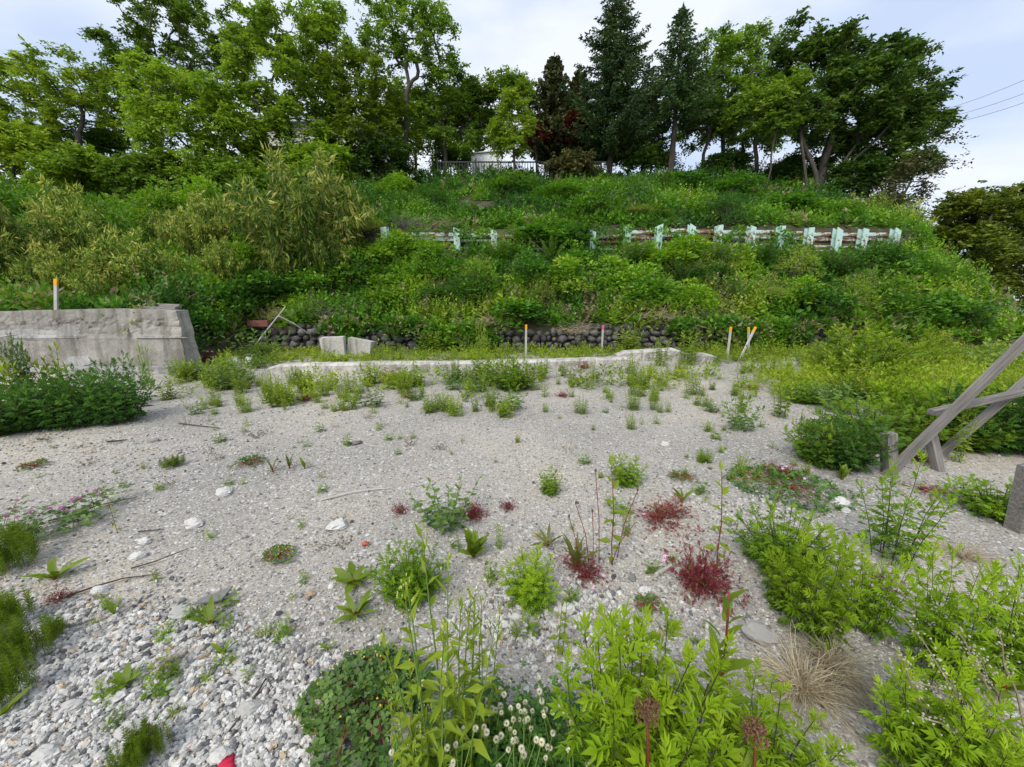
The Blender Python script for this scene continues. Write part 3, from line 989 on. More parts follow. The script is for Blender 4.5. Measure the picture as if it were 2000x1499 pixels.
TREE_TRIS = [0]
def broad_tree(name, label, cat, base, trunk_px, lobes_px, mat, seed, Y, n_att=110, twigs=6, leaves=9, twig=.55, leaf=.13, r_tip=.011, tint=(.5, .28), flat=.45, droop=.25, group=None, T=LEAF, thick=.8, bark=None):
    """tree given by its trunk line and crown lobes as seen in the photograph, built at its own distance Y with real depth"""
    r = np.random.default_rng(seed)
    s = 1.0 / FPX
    tr = np.array([at_y(x, y, Y + dy) for x, y, dy in trunk_px])
    tr[0, 2] -= .25
    o = tr[0].copy()
    lobes = []
    for x, y, rx, ry, dy in lobes_px:
        c = at_y(x, y, Y + dy)
        k = depth(c) * s
        lobes.append((*c, rx * k, max(rx, ry) * k * thick, ry * k))
    n_att = int(n_att * 1.15); twigs = int(twigs * 1.5); leaves += 1; leaf *= 1.3
    att = lobes_points(lobes, n_att, r)
    # resample the trunk
    L = np.concatenate([[0], np.cumsum(np.linalg.norm(np.diff(tr, axis=0), axis=1))])
    u = np.linspace(0, L[-1], max(4, int(L[-1] / .45)))
    trunk = np.stack([np.interp(u, L, tr[:, i]) for i in range(3)], 1)
    trunk[1:-1] += r.normal(size=(len(trunk) - 2, 3)) * .04
    P, par, rad, tips = grow(att - o, trunk - o, r_tip, seed)
    t = thing(name, o, label, cat, group)
    g = Geo(); limbs(g, P, par, rad)
    ks = sorted(tips)
    ti = np.array([tips[k] for k in ks])
    dr = P[ti] - P[[par[k] for k in ti]]
    gl = Geo()
    leaf_sprays(gl, P[ti], dr, twigs, leaves, twig, leaf, seed + 1, T, flat, droop, tint)
    # inner branches carry some leaves too
    mid = [k for k in range(len(trunk), len(P)) if rad[k] < r_tip * 2.6]
    mid = np.array(mid)[r.random(len(mid)) < .45] if mid else np.array([], int)
    if len(mid):
        leaf_sprays(gl, P[mid], P[mid] - P[[par[k] for k in mid]], max(2, twigs // 2), leaves, twig, leaf, seed + 2, T, flat, droop, tint)
    link('trunk', g.mesh('trunk', True), t, bark or M_BARK)
    link('crown', gl.mesh('crown', False), t, M_LEAF[mat])
    TREE_TRIS[0] += sum(len(f) for f in gl.f)
    return t

def spruce(label, px, py_base, py_top, half_px, Y, seed, bare=0.0, mat='spruce', name='spruce_tree', droop=.35, dens=1.25, wid=1.0):
    r = np.random.default_rng(seed)
    b = at_y(px, py_base, Y); top = at_y(px, py_top, Y)
    H = top[2] - b[2]
    R = half_px / FPX * depth((b + top) / 2)
    t = thing(name, b - (0, 0, .2), label, 'tree')
    g, gl = Geo(), Geo()
    n = int(H / .5) + 2
    z = np.linspace(0, H, n)
    tp = np.stack([.05 * np.sin(z * .6 + seed), .05 * np.cos(z * .5), z], 1)
    tube(g, tp, np.linspace(.17, .012, n), 8)
    lv = bare * H + .2
    zz = lv
    pos, dr, sz, tn = [], [], [], []
    while zz < H - .06:
        f = (zz - bare * H) / (H * (1 - bare))
        rad = R * (1 - f) ** .8 * (.72 + .5 * r.random()) * min(1, .55 + f * 4) + .06
        nb = int(r.integers(4, 7))
        a0 = r.random() * 2 * pi
        for k in range(nb):
            a = a0 + 2 * pi * k / nb + r.normal() * .25
            L = rad * (.7 + .45 * r.random())
            h = np.array([cos(a), sin(a), 0])
            m = max(3, int(L / .16))
            u = np.linspace(0, 1, m + 1)
            P = np.outer(u * L, h)
            P[:, 2] = zz + L * (.10 * u - droop * u * (1 - .55 * u)) + .18 * L * u ** 3
            P[:, :2] += tp[min(n - 1, int(zz / H * n)), :2]
            tube(g, P[::max(1, m // 3)] if m > 3 else P, np.linspace(.022, .006, len(P[::max(1, m // 3)] if m > 3 else P)), 3, cap=False)
            side = np.array([-h[1], h[0], 0])
            ct = r.normal(.45, .2)
            for q in range(1, m + 1):
                w = .34 * L * (1 - u[q] * .75) * (.7 + .5 * r.random()) + .07
                for sgn in (-1, 1, 0):
                    d = unit(h * (.75 if sgn else 1) + side * sgn * .8 + np.array([0, 0, -.18 + .12 * r.normal()]))
                    k2 = max(2, int(w / .06 * dens))
                    for e in range(k2):
                        pp = P[q] + d * w * (e + .3) / k2
                        pos.append(pp); dr.append(d + r.normal(size=3) * .45); sz.append(.15 * (.7 + .6 * r.random())); tn.append(ct + .25 * (e / k2) + r.normal() * .12)
        zz += (.20 + .10 * r.random()) * (1 - .45 * f)
    pos.append((0, 0, H)); dr.append((0, 0, 1)); sz.append(.3); tn.append(.5)
    gl.inst(LANCE if mat == 'spruce' else LEAF, np.array(pos), frames(np.array(dr), r.random(len(pos)) * 6), np.stack([np.array(sz)] + [np.array(sz) * 2.6 * wid] * 2, 1), np.clip(np.array(tn), 0, 1))
    link('trunk', g.mesh('trunk', True), t, M_BARK)
    link('needles', gl.mesh('needles'), t, M_LEAF[mat])
    TREE_TRIS[0] += sum(len(f) for f in gl.f)

# --- from the concrete wall's side towards the open sky
BT = broad_tree
BT('broadleaf_tree', 'yellow green tree with a forked pale trunk at the wall end of the crest', 'tree', None, [(153, 302, 0), (152, 265, 0), (165, 225, 0), (150, 175, .3)],
   [(40, 220, 70, 55, .3), (130, 150, 75, 45, 0), (210, 180, 65, 45, .2), (70, 280, 70, 40, -.6), (20, 170, 60, 45, .8), (150, 230, 70, 40, .8), (250, 230, 50, 45, .5), (0, 250, 60, 50, 0)], 'yellow', 21, 20.5, 190, 6, 9)
BT('broadleaf_tree', 'tall layered tree whose top leaves the frame above the yellow green one', 'tree', None, [(310, 330, 0), (318, 200, 0), (300, 90, 0), (290, 10, 0)],
   [(300, -10, 80, 40, 0), (350, 50, 110, 45, .4), (240, 80, 55, 28, -.3), (420, 80, 80, 50, 0), (290, 120, 90, 40, .5), (390, 140, 90, 45, 1), (250, 190, 80, 45, .8), (480, 60, 60, 50, .5)], 'mid', 22, 25, 190, 6, 9, flat=.3, leaf=.14)
BT('broadleaf_tree', 'bright green tree with drooping pale leaves in front of the layered tree', 'tree', None, [(395, 395, 0), (390, 320, 0), (370, 250, 0), (345, 180, 0)],
   [(310, 160, 65, 40, 0), (370, 200, 90, 55, -.3), (440, 250, 70, 50, 0), (350, 280, 80, 45, -.4), (390, 330, 65, 40, -.6), (450, 180, 60, 40, .4), (290, 230, 55, 45, .2), (330, 340, 60, 35, -.3)], 'bright', 23, 18.6, 200, 6, 9, leaf=.125, droop=.5, tint=(.62, .25))
BT('broadleaf_tree', 'airy pale green tree rising behind the big bamboo clump', 'tree', None, [(520, 380, 0), (515, 280, 0), (530, 180, 0), (545, 90, 0)],
   [(500, 90, 60, 55, 0), (560, 60, 60, 50, .3), (540, 150, 85, 60, 0), (490, 220, 70, 50, -.3), (580, 250, 70, 50, -.3), (540, 320, 75, 45, -.5), (470, 300, 60, 45, .2), (600, 180, 60, 50, .5)], 'bright', 24, 19.6, 190, 6, 9, tint=(.45, .28), droop=.4)
BT('broadleaf_tree', 'slender tree with a feathery top against the sky beside the airy pale one', 'tree', None, [(655, 350, 0), (650, 240, 0), (640, 120, 0), (632, 20, 0)],
   [(625, 30, 42, 45, 0), (650, 95, 50, 40, .2), (600, 130, 35, 30, 0)], 'bright', 25, 21, 60, 6, 8, tint=(.5, .25))
BT('broadleaf_tree', 'olive leafed tree with a dark leaning trunk', 'tree', None, [(782, 335, 0), (755, 285, 0), (735, 240, 0), (722, 190, 0), (700, 120, 0)],
   [(690, 150, 80, 50, 0), (660, 210, 65, 40, -.3), (730, 200, 70, 40, .3), (700, 260, 80, 40, .2), (650, 280, 55, 40, -.3), (760, 250, 60, 50, .6)], 'yellow', 26, 20.6, 150, 6, 9, tint=(.3, .25))
BT('broadleaf_tree', 'tall open crowned tree with bare forking limbs against the bright sky', 'tree', None, [(788, 335, 0), (792, 260, 0), (794, 200, 0), (800, 160, 0), (790, 90, 0)],
   [(720, 40, 35, 45, 0), (745, 90, 45, 35, .3), (815, 40, 60, 40, 0), (780, 20, 45, 35, .5), (850, 90, 50, 55, 0), (810, 110, 60, 30, .4), (870, 140, 25, 30, 0)], 'mid', 27, 21.6, 120, 5, 7, r_tip=.012, twig=.5)
BT('broadleaf_tree', 'dark slim tree filling the gap before the railing', 'tree', None, [(866, 335, 0), (868, 260, 0), (862, 190, 0)],
   [(850, 190, 45, 40, 0), (885, 215, 45, 45, .3), (840, 250, 55, 45, 0), (900, 170, 35, 30, .6), (800, 220, 50, 50, .3), (880, 280, 50, 30, .2)], 'mid', 28, 22.6, 120, 5, 8)
BT('broadleaf_tree', 'thin dark tree with several bare stems behind the pale shed', 'tree', None, [(905, 330, 0), (900, 270, 0), (908, 200, 0)],
   [(905, 190, 35, 35, 0), (925, 220, 35, 30, .3), (935, 180, 30, 25, 0), (890, 240, 30, 25, .4)], 'dark', 29, 23.6, 60, 5, 8)
BT('broadleaf_tree', 'yellow green tree behind the bright sapling', 'tree', None, [(960, 335, 0), (962, 260, 0), (985, 190, 0)],
   [(985, 175, 50, 28, 0), (960, 215, 45, 35, .2), (1020, 200, 35, 35, 0), (940, 250, 35, 30, .3), (1010, 180, 30, 30, .3)], 'bright', 30, 23.8, 90, 6, 8, tint=(.4, .25))
BT('sapling', 'bright yellow green sapling with a slim straight stem before the railing', 'tree', None, [(1005, 352, 0), (1003, 300, 0), (1003, 240, 0), (1002, 195, 0)],
   [(1000, 205, 26, 25, 0), (985, 250, 28, 28, 0), (1020, 255, 25, 28, 0), (1000, 285, 35, 18, .1)], 'bright', 31, 20.6, 70, 5, 8, leaf=.11, twig=.4, r_tip=.008, tint=(.75, .2), droop=.4)
BT('broadleaf_tree', 'shaded tree filling the background behind the crest railing', 'tree', None, [(930, 335, 0), (932, 300, 0), (925, 260, 0)],
   [(890, 260, 60, 40, 0), (950, 275, 60, 36, .4), (1010, 265, 50, 40, 0), (920, 225, 50, 30, .5)], 'mid', 32, 27.0, 80, 6, 8, leaf=.16, tint=(.35, .25))
BT('broadleaf_tree', 'shaded tree deep behind the open crowned tree', 'tree', None, [(810, 335, 0), (812, 290, 0), (815, 240, 0)],
   [(800, 240, 55, 50, 0), (840, 270, 45, 45, .4), (760, 280, 50, 45, 0), (790, 190, 45, 30, .5)], 'mid', 33, 26.0, 80, 6, 8, leaf=.16, tint=(.35, .25))
BT('broadleaf_tree', 'shaded tree deep behind the round topped one', 'tree', None, [(1455, 335, 0), (1452, 290, 0), (1440, 240, 0)],
   [(1400, 240, 55, 40, 0), (1460, 250, 55, 38, .4), (1530, 260, 50, 40, 0), (1350, 260, 40, 40, .2)], 'dark', 34, 26.0, 80, 6, 8, leaf=.16)
spruce('dull olive cypress with a ragged thin top beside the big spruce', 1078, 330, 105, 66, 23.4, 41, .12, 'cypress', 'cypress_tree', .1, 1.1)
spruce('second dark cypress tucked between the ragged one and the big spruce', 1125, 330, 135, 60, 24.2, 42, .12, 'cypress', 'cypress_tree', .1, 1.1)
BT('red_maple', 'small dark red maple under the cypresses', 'tree', None, [(1050, 335, 0), (1048, 300, 0), (1045, 280, 0)],
   [(1045, 268, 24, 16, 0), (1068, 262, 18, 12, .2), (1110, 262, 20, 12, 0), (1125, 240, 18, 12, 0)], 'red', 43, 22.6, 40, 5, 8)
spruce('largest dark spruce, its tip reaching the top of the frame', 1190, 335, -28, 120, 22.6, 44, .10)
spruce('second dark spruce with a long bare pale trunk', 1309, 335, 10, 80, 21.6, 45, .34)
spruce('dark spruce hidden behind the two tall ones', 1255, 335, 120, 62, 25.0, 46, .15)
BT('broadleaf_tree', 'round topped tree behind the bare trunked spruce', 'tree', None, [(1412, 335, 0), (1410, 250, 0), (1425, 160, 0)],
   [(1400, 110, 55, 38, 0), (1470, 100, 58, 35, .3), (1430, 160, 70, 40, 0), (1380, 180, 40, 40, 0), (1490, 160, 45, 35, .4)], 'mid', 47, 24.0, 130, 6, 8, tint=(.5, .3))
BT('broadleaf_tree', 'shadowy low tree with twisted limbs behind the spruce trunk', 'tree', None, [(1372, 338, 0), (1375, 290, 0), (1395, 230, 0)],
   [(1380, 230, 55, 30, 0), (1350, 200, 35, 35, .3), (1420, 240, 40, 30, .2)], 'dark', 48, 23.2, 80, 6, 8)
BT('broadleaf_tree', 'mid green tree with a straight dark trunk between the round topped and the leaning ones', 'tree', None, [(1477, 345, 0), (1475, 290, 0), (1480, 220, 0)],
   [(1480, 210, 60, 40, 0), (1450, 240, 40, 30, .2), (1510, 180, 50, 40, .4), (1520, 240, 40, 30, 0)], 'mid', 49, 21.8, 95, 6, 8, tint=(.45, .25))
BT('broadleaf_tree', 'big wind swept tree leaning over the open sky with fanned stems', 'tree', None, [(1592, 392, 0), (1605, 330, 0), (1625, 260, 0), (1655, 190, 0), (1690, 130, 0)],
   [(1560, 80, 40, 40, 0), (1590, 120, 60, 40, .3), (1640, 100, 60, 45, 0), (1700, 120, 60, 45, .4), (1750, 130, 60, 35, 0), (1690, 190, 90, 55, -.4), (1780, 190, 60, 40, 0), (1800, 250, 50, 30, .2), (1720, 260, 80, 50, 0), (1600, 200, 70, 45, -.3), (1740, 320, 70, 35, 0), (1640, 260, 60, 40, .5)], 'dark', 50, 20.2, 330, 6, 9, tint=(.55, .3), leaf=.15, flat=.35)
BT('broadleaf_tree', 'lighter green lower tree on the near side of the wind swept one', 'tree', None, [(1600, 395, 0), (1590, 330, 0), (1560, 250, 0), (1545, 210, 0)],
   [(1500, 190, 38, 28, 0), (1540, 180, 40, 28, .2), (1520, 225, 45, 25, 0), (1570, 230, 50, 30, .3)], 'mid', 51, 19.6, 85, 6, 8, tint=(.7, .25))
BT('sapling', 'bare stemmed slim sapling standing before the dark thicket', 'tree', None, [(1494, 378, 0), (1502, 330, 0), (1512, 270, 0), (1520, 245, 0)],
   [(1530, 240, 30, 15, 0), (1505, 235, 20, 12, 0)], 'mid', 52, 19.0, 16, 4, 6, r_tip=.010, twig=.35)
for k, (x0, x1, x2) in enumerate(((1618, 1650, 1715), (1632, 1672, 1750), (1580, 1568, 1560))):
    BT('young_tree', ['slim slanting stem just beside the wind swept trunk', 'lowest slanting stem fanning toward the open sky', 'upright slim stem on the shady side of the wind swept trunk'][k], 'tree', None, [(x0, 390, 0), (x1, 310, 0), (x2, 230, 0)],
       [(x2, 215, 40, 25, 0), (x2 + 25, 250, 35, 20, .2)], 'dark', 60 + k, 20.0 - .3 * k, 34, 5, 8, r_tip=.012)
BT('twiggy_shrub', 'reddish twiggy shrub at the end of the crest against the sky', 'shrub', None, [(1755, 410, 0), (1775, 360, 0), (1800, 320, 0), (1840, 280, 0)],
   [(1770, 370, 40, 35, 0), (1800, 330, 35, 28, 0), (1850, 270, 18, 12, 0), (1860, 320, 14, 8, 0), (1740, 400, 40, 30, 0)], 'cypress', 65, 17.6, 60, 4, 6, r_tip=.007, tint=(.8, .2), leaf=.10)
# far tree beyond the slope's end
BT('broad_hedge_tree', 'low wide yellow green tree standing beyond the end of the slope', 'tree', None, [(1858, 560, 0), (1862, 500, 0), (1890, 460, 0), (1930, 440, 0)],
   [(1880, 430, 55, 45, 0), (1950, 430, 70, 45, .3), (2020, 460, 70, 55, 0), (1920, 490, 75, 45, -.4), (1990, 520, 80, 55, -.3), (2050, 430, 50, 60, .3), (1900, 540, 60, 40, -.2), (1960, 570, 70, 40, -.5), (1870, 480, 45, 45, .3), (1900, 405, 55, 30, .2), (1980, 400, 70, 35, .2)], 'hedge', 66, 17.0, 380, 7, 9, leaf=.13, flat=.25, droop=.15, tint=(.5, .3))
# thickets along the crest: each a low bush of its own
def bush(label, px, py, rx, ry, Y, mat, seed, n=45, tint=(.45, .28), name='bush', leaf=.12, group=None, T=LEAF, lobes=None, **kw):
    L = lobes or [(px - rx * .45, py + ry * .1, rx * .6, ry * .8, 0), (px + rx * .4, py, rx * .6, ry * .9, .2), (px, py - ry * .35, rx * .55, ry * .65, -.1)]
    return BT(name, label, 'bush', None, [(px, py + ry * 1.05, 0), (px, py + ry * .5, 0), (px + 2, py, 0)], L, mat, seed, Y, n, 6, 9, leaf=leaf, r_tip=.007, tint=tint, group=group, T=T, **kw)
bush('yellow green bush at the frame edge below the forked tree', 30, 300, 85, 50, 18.5, 'yellow', 71, 90, (.65, .25))
bush('dark bush in the hollow behind the forked trunk', 200, 290, 60, 40, 22.0, 'dark', 72, 50)
bush('rounded green bush above the bamboo below the forked tree', 150, 335, 75, 40, 17.5, 'bright', 73, 75)
bush('dark green bush above the bamboo under the drooping tree', 290, 350, 80, 45, 17.6, 'mid', 74, 80, (.55, .2))
bush('dark bush behind the bamboo tops under the airy tree', 440, 360, 80, 42, 17.8, 'mid', 75, 80, (.6, .2))
bush('shady bush under the slender feathery tree', 620, 330, 75, 50, 18.8, 'bright', 76, 80, (.5, .25))
bush('shady bush under the olive tree', 740, 310, 70, 40, 20.2, 'dark', 77, 60)
bush('dark clipped looking bush beside the bare spruce trunk', 1270, 312, 45, 26, 22.4, 'dark', 78, 50, (.55, .2))
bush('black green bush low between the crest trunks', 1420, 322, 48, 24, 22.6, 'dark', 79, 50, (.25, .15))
bush('shadowy thicket under the wind swept tree', 1560, 345, 65, 42, 21.2, 'dark', 80, 80, (.3, .2))
bush('shadowy thicket on the open side of the wind swept tree', 1680, 350, 65, 42, 19.8, 'dark', 81, 80, (.35, .2))
bush('olive feathery bush in front of the crest railing', 1115, 330, 45, 26, 20.8, 'cypress', 82, 50, (.85, .2))
bush('dark low bush behind the shed side of the railing', 880, 318, 34, 22, 23.6, 'dark', 83, 30)
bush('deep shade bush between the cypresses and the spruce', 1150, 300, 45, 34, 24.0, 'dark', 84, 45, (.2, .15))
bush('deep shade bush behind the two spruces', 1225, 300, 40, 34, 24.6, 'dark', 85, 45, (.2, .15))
# ================================================================== slope growth
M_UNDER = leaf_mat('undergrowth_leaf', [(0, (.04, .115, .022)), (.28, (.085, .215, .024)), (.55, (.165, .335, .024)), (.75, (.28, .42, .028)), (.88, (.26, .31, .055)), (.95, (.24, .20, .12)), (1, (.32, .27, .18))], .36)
M_STRAW = leaf_mat('dry_straw', [(0, (.22, .17, .10)), (.5, (.42, .35, .23)), (1, (.62, .55, .40))], .2, .7)
M_TWIG = noise_mat('dead_twig', [(.3, (.12, .10, .085)), (.7, (.26, .23, .20))], 12, .9, .2)
M_BAMBOO = leaf_mat('bamboo_leaf', [(0, (.065, .145, .018)), (.35, (.17, .27, .03)), (.7, (.38, .42, .07)), (1, (.66, .62, .20))], .32)
M_CANE = noise_mat('bamboo_cane', [(.3, (.14, .13, .04)), (.7, (.25, .22, .08))], 7, .6, .1)
M_FUKI = leaf_mat('butterbur_leaf', [(0, (.04, .105, .02)), (.5, (.075, .175, .028)), (1, (.14, .25, .05))], .35)
M_WHITE = leaf_mat('white_petals', [(0, (.62, .62, .58)), (1, (.80, .80, .78))], .2)

def clump_leaves(g, P, H, W, n, leaf, tint, r, T=LEAF, kind='bush'):
    """leaves of one small plant at P: height H, half width W"""
    if kind == 'spike':
        m = max(3, n // 10)
        b = P + np.stack([r.normal(size=m) * W * .5, r.normal(size=m) * W * .5, np.zeros(m)], 1)
        ln = np.stack([r.normal(size=m) * .14, r.normal(size=m) * .14, np.ones(m)], 1) * H * (.65 + .5 * r.random((m, 1)))
        u = np.tile(np.linspace(.12, 1, 10), m)
        k = np.repeat(np.arange(m), 10)
        pos = b[k] + ln[k] * u[:, None]
        a = r.random(len(k)) * 2 * pi
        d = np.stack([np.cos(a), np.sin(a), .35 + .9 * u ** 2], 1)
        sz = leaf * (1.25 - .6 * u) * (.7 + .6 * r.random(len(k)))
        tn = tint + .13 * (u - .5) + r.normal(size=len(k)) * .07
    else:
        q = rdir(n, -.1, 1, r)
        rr = (.45 + .55 * r.random(n)) ** .6
        pos = P + q * rr[:, None] * (W, W, H)
        d = q + r.normal(size=(n, 3)) * .55 + (0, 0, .15)
        sz = leaf * (.6 + .7 * r.random(n))
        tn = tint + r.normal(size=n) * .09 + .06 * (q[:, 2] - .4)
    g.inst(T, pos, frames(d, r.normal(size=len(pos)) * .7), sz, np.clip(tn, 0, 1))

# bare or dry places on the slope that stay open
BARE = [(on_hill(930, 402), .75), (on_hill(905, 396), .6)]
def slope_cover():
    r = np.random.default_rng(5)
    g = Geo()
    n = 8900
    x = r.uniform(-24, 20, n * 3); y = r.uniform(8.4, 23.5, n * 3)
    z = hill_z(x, y)
    zn = hill_z(x, y + .25)
    ok = (z > .3) & ~((np.abs(y - 14.15) < .28) & (x > -4) & (x < 13.6)) & ~((x > -6.9) & (x < 9.3) & (y < 11.32))
    ok &= ~((x < -8.6) & (y < 8.75))
    # keep to what the camera can see, thinner further out
    px = 1000 + FPX * x / np.maximum(1, y * cos(PITCH) - (z - CAM_H) * sin(PITCH))
    ok &= (px > -120) & (px < 2120)
    ok &= r.random(len(x)) < np.where(y < 14.1, 1.0, np.clip(.62 - (y - 14) / 20, .28, 1))
    for c, q in BARE:
        ok &= np.hypot(x - c[0], (y - c[1])) > q
    # just under the steel wall the growth stays low enough to show it
    x, y, z = x[ok][:n], y[ok][:n], z[ok][:n]
    hN = fnoise(x * .55, y * .8, 1.0); tN = fnoise(x * .45 + 9, y * .6, 3.0); kN = fnoise(x * .7 + 30, y * .7, 6.0)
    for i in range(len(x)):
        P = np.array([x[i], y[i], z[i] - .05])
        H = .20 + .75 * max(0, hN[i] - .26) * (.8 + r.random() * .7)
        if 12.6 < y[i] < 14.0:
            H = min(H, .36 + .14 * r.random())
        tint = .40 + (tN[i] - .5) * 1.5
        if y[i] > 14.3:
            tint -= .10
        dead = r.random() < (.13 if y[i] < 12 else .055)
        if dead:
            tint = .97
        if kN[i] > .48 + .1 * (r.random() - .5):
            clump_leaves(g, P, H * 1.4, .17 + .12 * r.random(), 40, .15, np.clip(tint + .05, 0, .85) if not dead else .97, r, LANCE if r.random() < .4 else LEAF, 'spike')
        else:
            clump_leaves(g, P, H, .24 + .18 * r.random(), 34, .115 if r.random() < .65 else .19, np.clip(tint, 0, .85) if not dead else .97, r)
    for k in range(150):
        xx = r.uniform(-4.6, 13.2)
        m = fnoise(xx * 1.1, 8.0, 5.0)
        if m < .47:
            continue
        clump_leaves(g, np.array([xx, 13.86, 3.72 - r.random() * (m - .42) * 2.2]), .18, .22, 24, .13, np.clip(.35 + .8 * (fnoise(xx, 2.0) - .5), 0, .8), r, LEAF)
    # vines that hang over the boulder wall in places
    for k in range(950):
        xx = r.uniform(-8.3, 9.6)
        m = fnoise(xx * .8, 3.0, 2.0)
        if m < .50 + .08 * r.random():
            continue
        hang = (m - .44) * 3.2
        zt = .95 - r.random() * min(.75, hang)
        clump_leaves(g, np.array([xx, 11.02 + .15 * (zt - .3) - .12 * r.random(), zt - .12]), .2, .2, 26, .11 + .05 * r.random(), .97 if r.random() < .22 else np.clip(.25 + .9 * (fnoise(xx * .6, 9.0) - .4), 0, .7), r, LEAF)
    return g
g = slope_cover()
link('undergrowth', g.mesh('undergrowth'), None, M_UNDER, kind='stuff', label='dense mixed green weeds and vines covering the slope', category='undergrowth')
print('undergrowth tris', sum(len(f) for f in g.f), 'trees', TREE_TRIS[0])

# ---- dwarf bamboo clumps
def bamboo_proto(seed, H, W, n_cane, per):
    r = np.random.default_rng(seed)
    gc, gl = Geo(), Geo()
    pos, dr, tn, sz = [], [], [], []
    for k in range(n_cane):
        a = r.random() * 2 * pi; q = sqrt(r.random())
        b = np.array([cos(a) * q * W * .55, sin(a) * q * W * .55, 0])
        h = H * (1.12 - .62 * q ** .8) * (.72 + .32 * r.random())
        out = np.array([cos(a), sin(a), 0]) * (W * .5 * q + .1 * H * r.random())
        u = np.linspace(0, 1, 7)[:, None]
        P = b + out * u ** 1.8 + np.array([0, 0, 1]) * h * (u - .10 * u ** 4)
        P[-1] += out * .25 - (0, 0, .04 * h)
        tube(gc, P, np.linspace(.006, .002, 7), 4, cap=False)
        ct = r.normal(.42, .2)
        for j in range(per):
            v = .12 + .88 * r.random() ** .75
            i = min(5, int(v * 6)); f = v * 6 - i
            p = P[i] * (1 - f) + P[i + 1] * f
            aa = r.random() * 2 * pi
            o = np.array([cos(aa), sin(aa), 0])
            tw = .02 + .09 * r.random() * (1.15 - v * .7)
            c = p + o * tw + (0, 0, .03)
            for e in range(3):
                d = o * .9 + r.normal(size=3) * .5 + (0, 0, -.25 - .45 * r.random())
                if v > .93:
                    d = d * .5 + (0, 0, .75)
                pos.append(c + r.normal(size=3) * .014); dr.append(d); sz.append(.062 * (.65 + .6 * r.random())); tn.append(ct - .08 + r.normal() * .34 + .15 * (v - .5))
    gl.inst(LANCE, np.array(pos), frames(np.array(dr), r.normal(size=len(pos)) * .8), np.stack([np.array(sz)] + [np.array(sz) * 1.45] * 2, 1), np.clip(tn, 0, 1))
    return [('canes', gc.mesh('canes', True), M_CANE), ('foliage', gl.mesh('foliage'), M_BAMBOO)]
BAM = [bamboo_proto(100, 1.0, .50, 44, 92), bamboo_proto(101, 1.0, .40, 38, 92), bamboo_proto(102, 1.0, .58, 50, 88)]
GB = 'yellowing bamboo clumps on the slope'
for k, (px, pb, pt, Y, wid, lab) in enumerate([
    (600, 512, 316, 12.9, .95, 'largest yellow green bamboo clump with a pointed top standing alone'),
    (650, 512, 410, 12.7, .7, 'lower bamboo clump joined to the side of the pointed one'),
    (552, 508, 425, 12.6, .7, 'narrow bamboo shoulder clump on the wall side of the pointed one'),
    (75, 575, 350, 10.8, .85, 'tall straw tinted bamboo clump behind the yellow headed stake'),
    (8, 560, 395, 11.4, .8, 'bamboo clump cut by the frame edge behind the concrete wall'),
    (165, 560, 332, 11.8, .7, 'tall bamboo clump reaching highest above the concrete wall'),
    (125, 590, 450, 10.0, 1.0, 'straw coloured bamboo just above the concrete wall top'),
    (275, 592, 400, 10.2, 1.05, 'wide drooping bamboo clump over the concrete wall end'),
    (215, 600, 480, 9.8, 1.0, 'low bamboo right behind the concrete wall top'),
    (345, 590, 475, 10.6, .9, 'bamboo leaning over the broken end of the concrete wall'),
    (330, 480, 385, 13.4, .9, 'dull bamboo higher on the slope above the wall end'),
    (408, 510, 362, 12.8, .8, 'upright bamboo spires beside the dull green bush'),
    (455, 500, 372, 13.2, .7, 'bamboo with several thin spires between the bushes'),
    (505, 490, 405, 13.6, .6, 'thin bamboo spires in the gap beside the pointed clump'),
    (440, 560, 450, 11.6, .7, 'low yellow bamboo beside green weeds at the boulder wall'),
    (1040, 420, 395, 16.0, .5, 'tiny bamboo tuft on the upper slope above the steel wall gap'),
    (1700, 440, 355, 16.5, .7, 'feathery olive bamboo on the slope under the twiggy shrub'),
    (1655, 430, 370, 16.8, .7, 'olive bamboo beside the trunks of the wind swept tree'),
    (1760, 440, 375, 15.6, .8, 'brownish bamboo at the end of the steel wall')]):
    b = at_y(px, pb, Y)
    zz = max(float(hill_z(b[0], b[1])), 0)
    top = at_y(px, pt, Y)[2]
    h = (top - min(zz, b[2])) * (1.38 if k == 0 else 1.04)
    o = put(BAM[k % 3], 'bamboo_clump', (b[0], b[1], min(zz, b[2]) - .03), lab, 'bamboo', GB, k * 1.3, (h * (.28 + .42 * wid), h * (.28 + .42 * wid), h))

# ---- shrubs and tall weeds that stand out of the cover
def shrub_proto(seed, n, leaf, T, mat, tint, flatq=1.0, kind='bush'):
    r = np.random.default_rng(seed)
    g, gs = Geo(), Geo()
    for k in range(26 if kind == 'bush' else 18):
        d = rdir(1, .05, 1, r)[0]
        tip = d * (.5, .5, 1.0) * (.6 + .4 * r.random())
        if kind != 'bush':
            tip = np.array([r.normal() * .22, r.normal() * .22, .55 + .45 * r.random()])
        tube(gs, np.array([(0, 0, 0), tip * (.35, .35, .55), tip]), [.014, .009, .004], 3, cap=False)
        if kind == 'bush':
            clump_leaves(g, tip * .9, .26, .24, n // 26, leaf, tint + r.normal() * .10, r, T)
        else:
            u = np.linspace(.15, 1, n // 18)
            a = np.arange(len(u)) * 2.4 + r.random() * 6
            P = np.outer(u, tip)
            d2 = np.stack([np.cos(a), np.sin(a), .2 + .9 * u ** 3], 1)
            g.inst(T, P, frames(d2, r.normal(size=len(u)) * .4), leaf * (1.2 - .6 * u) * (.8 + .4 * r.random(len(u))), np.clip(tint + .25 * (u - .6) + r.normal(size=len(u)) * .06, 0, 1))
    return [('stems', gs.mesh('stems', True), M_TWIG), ('foliage', g.mesh('foliage'), mat)]
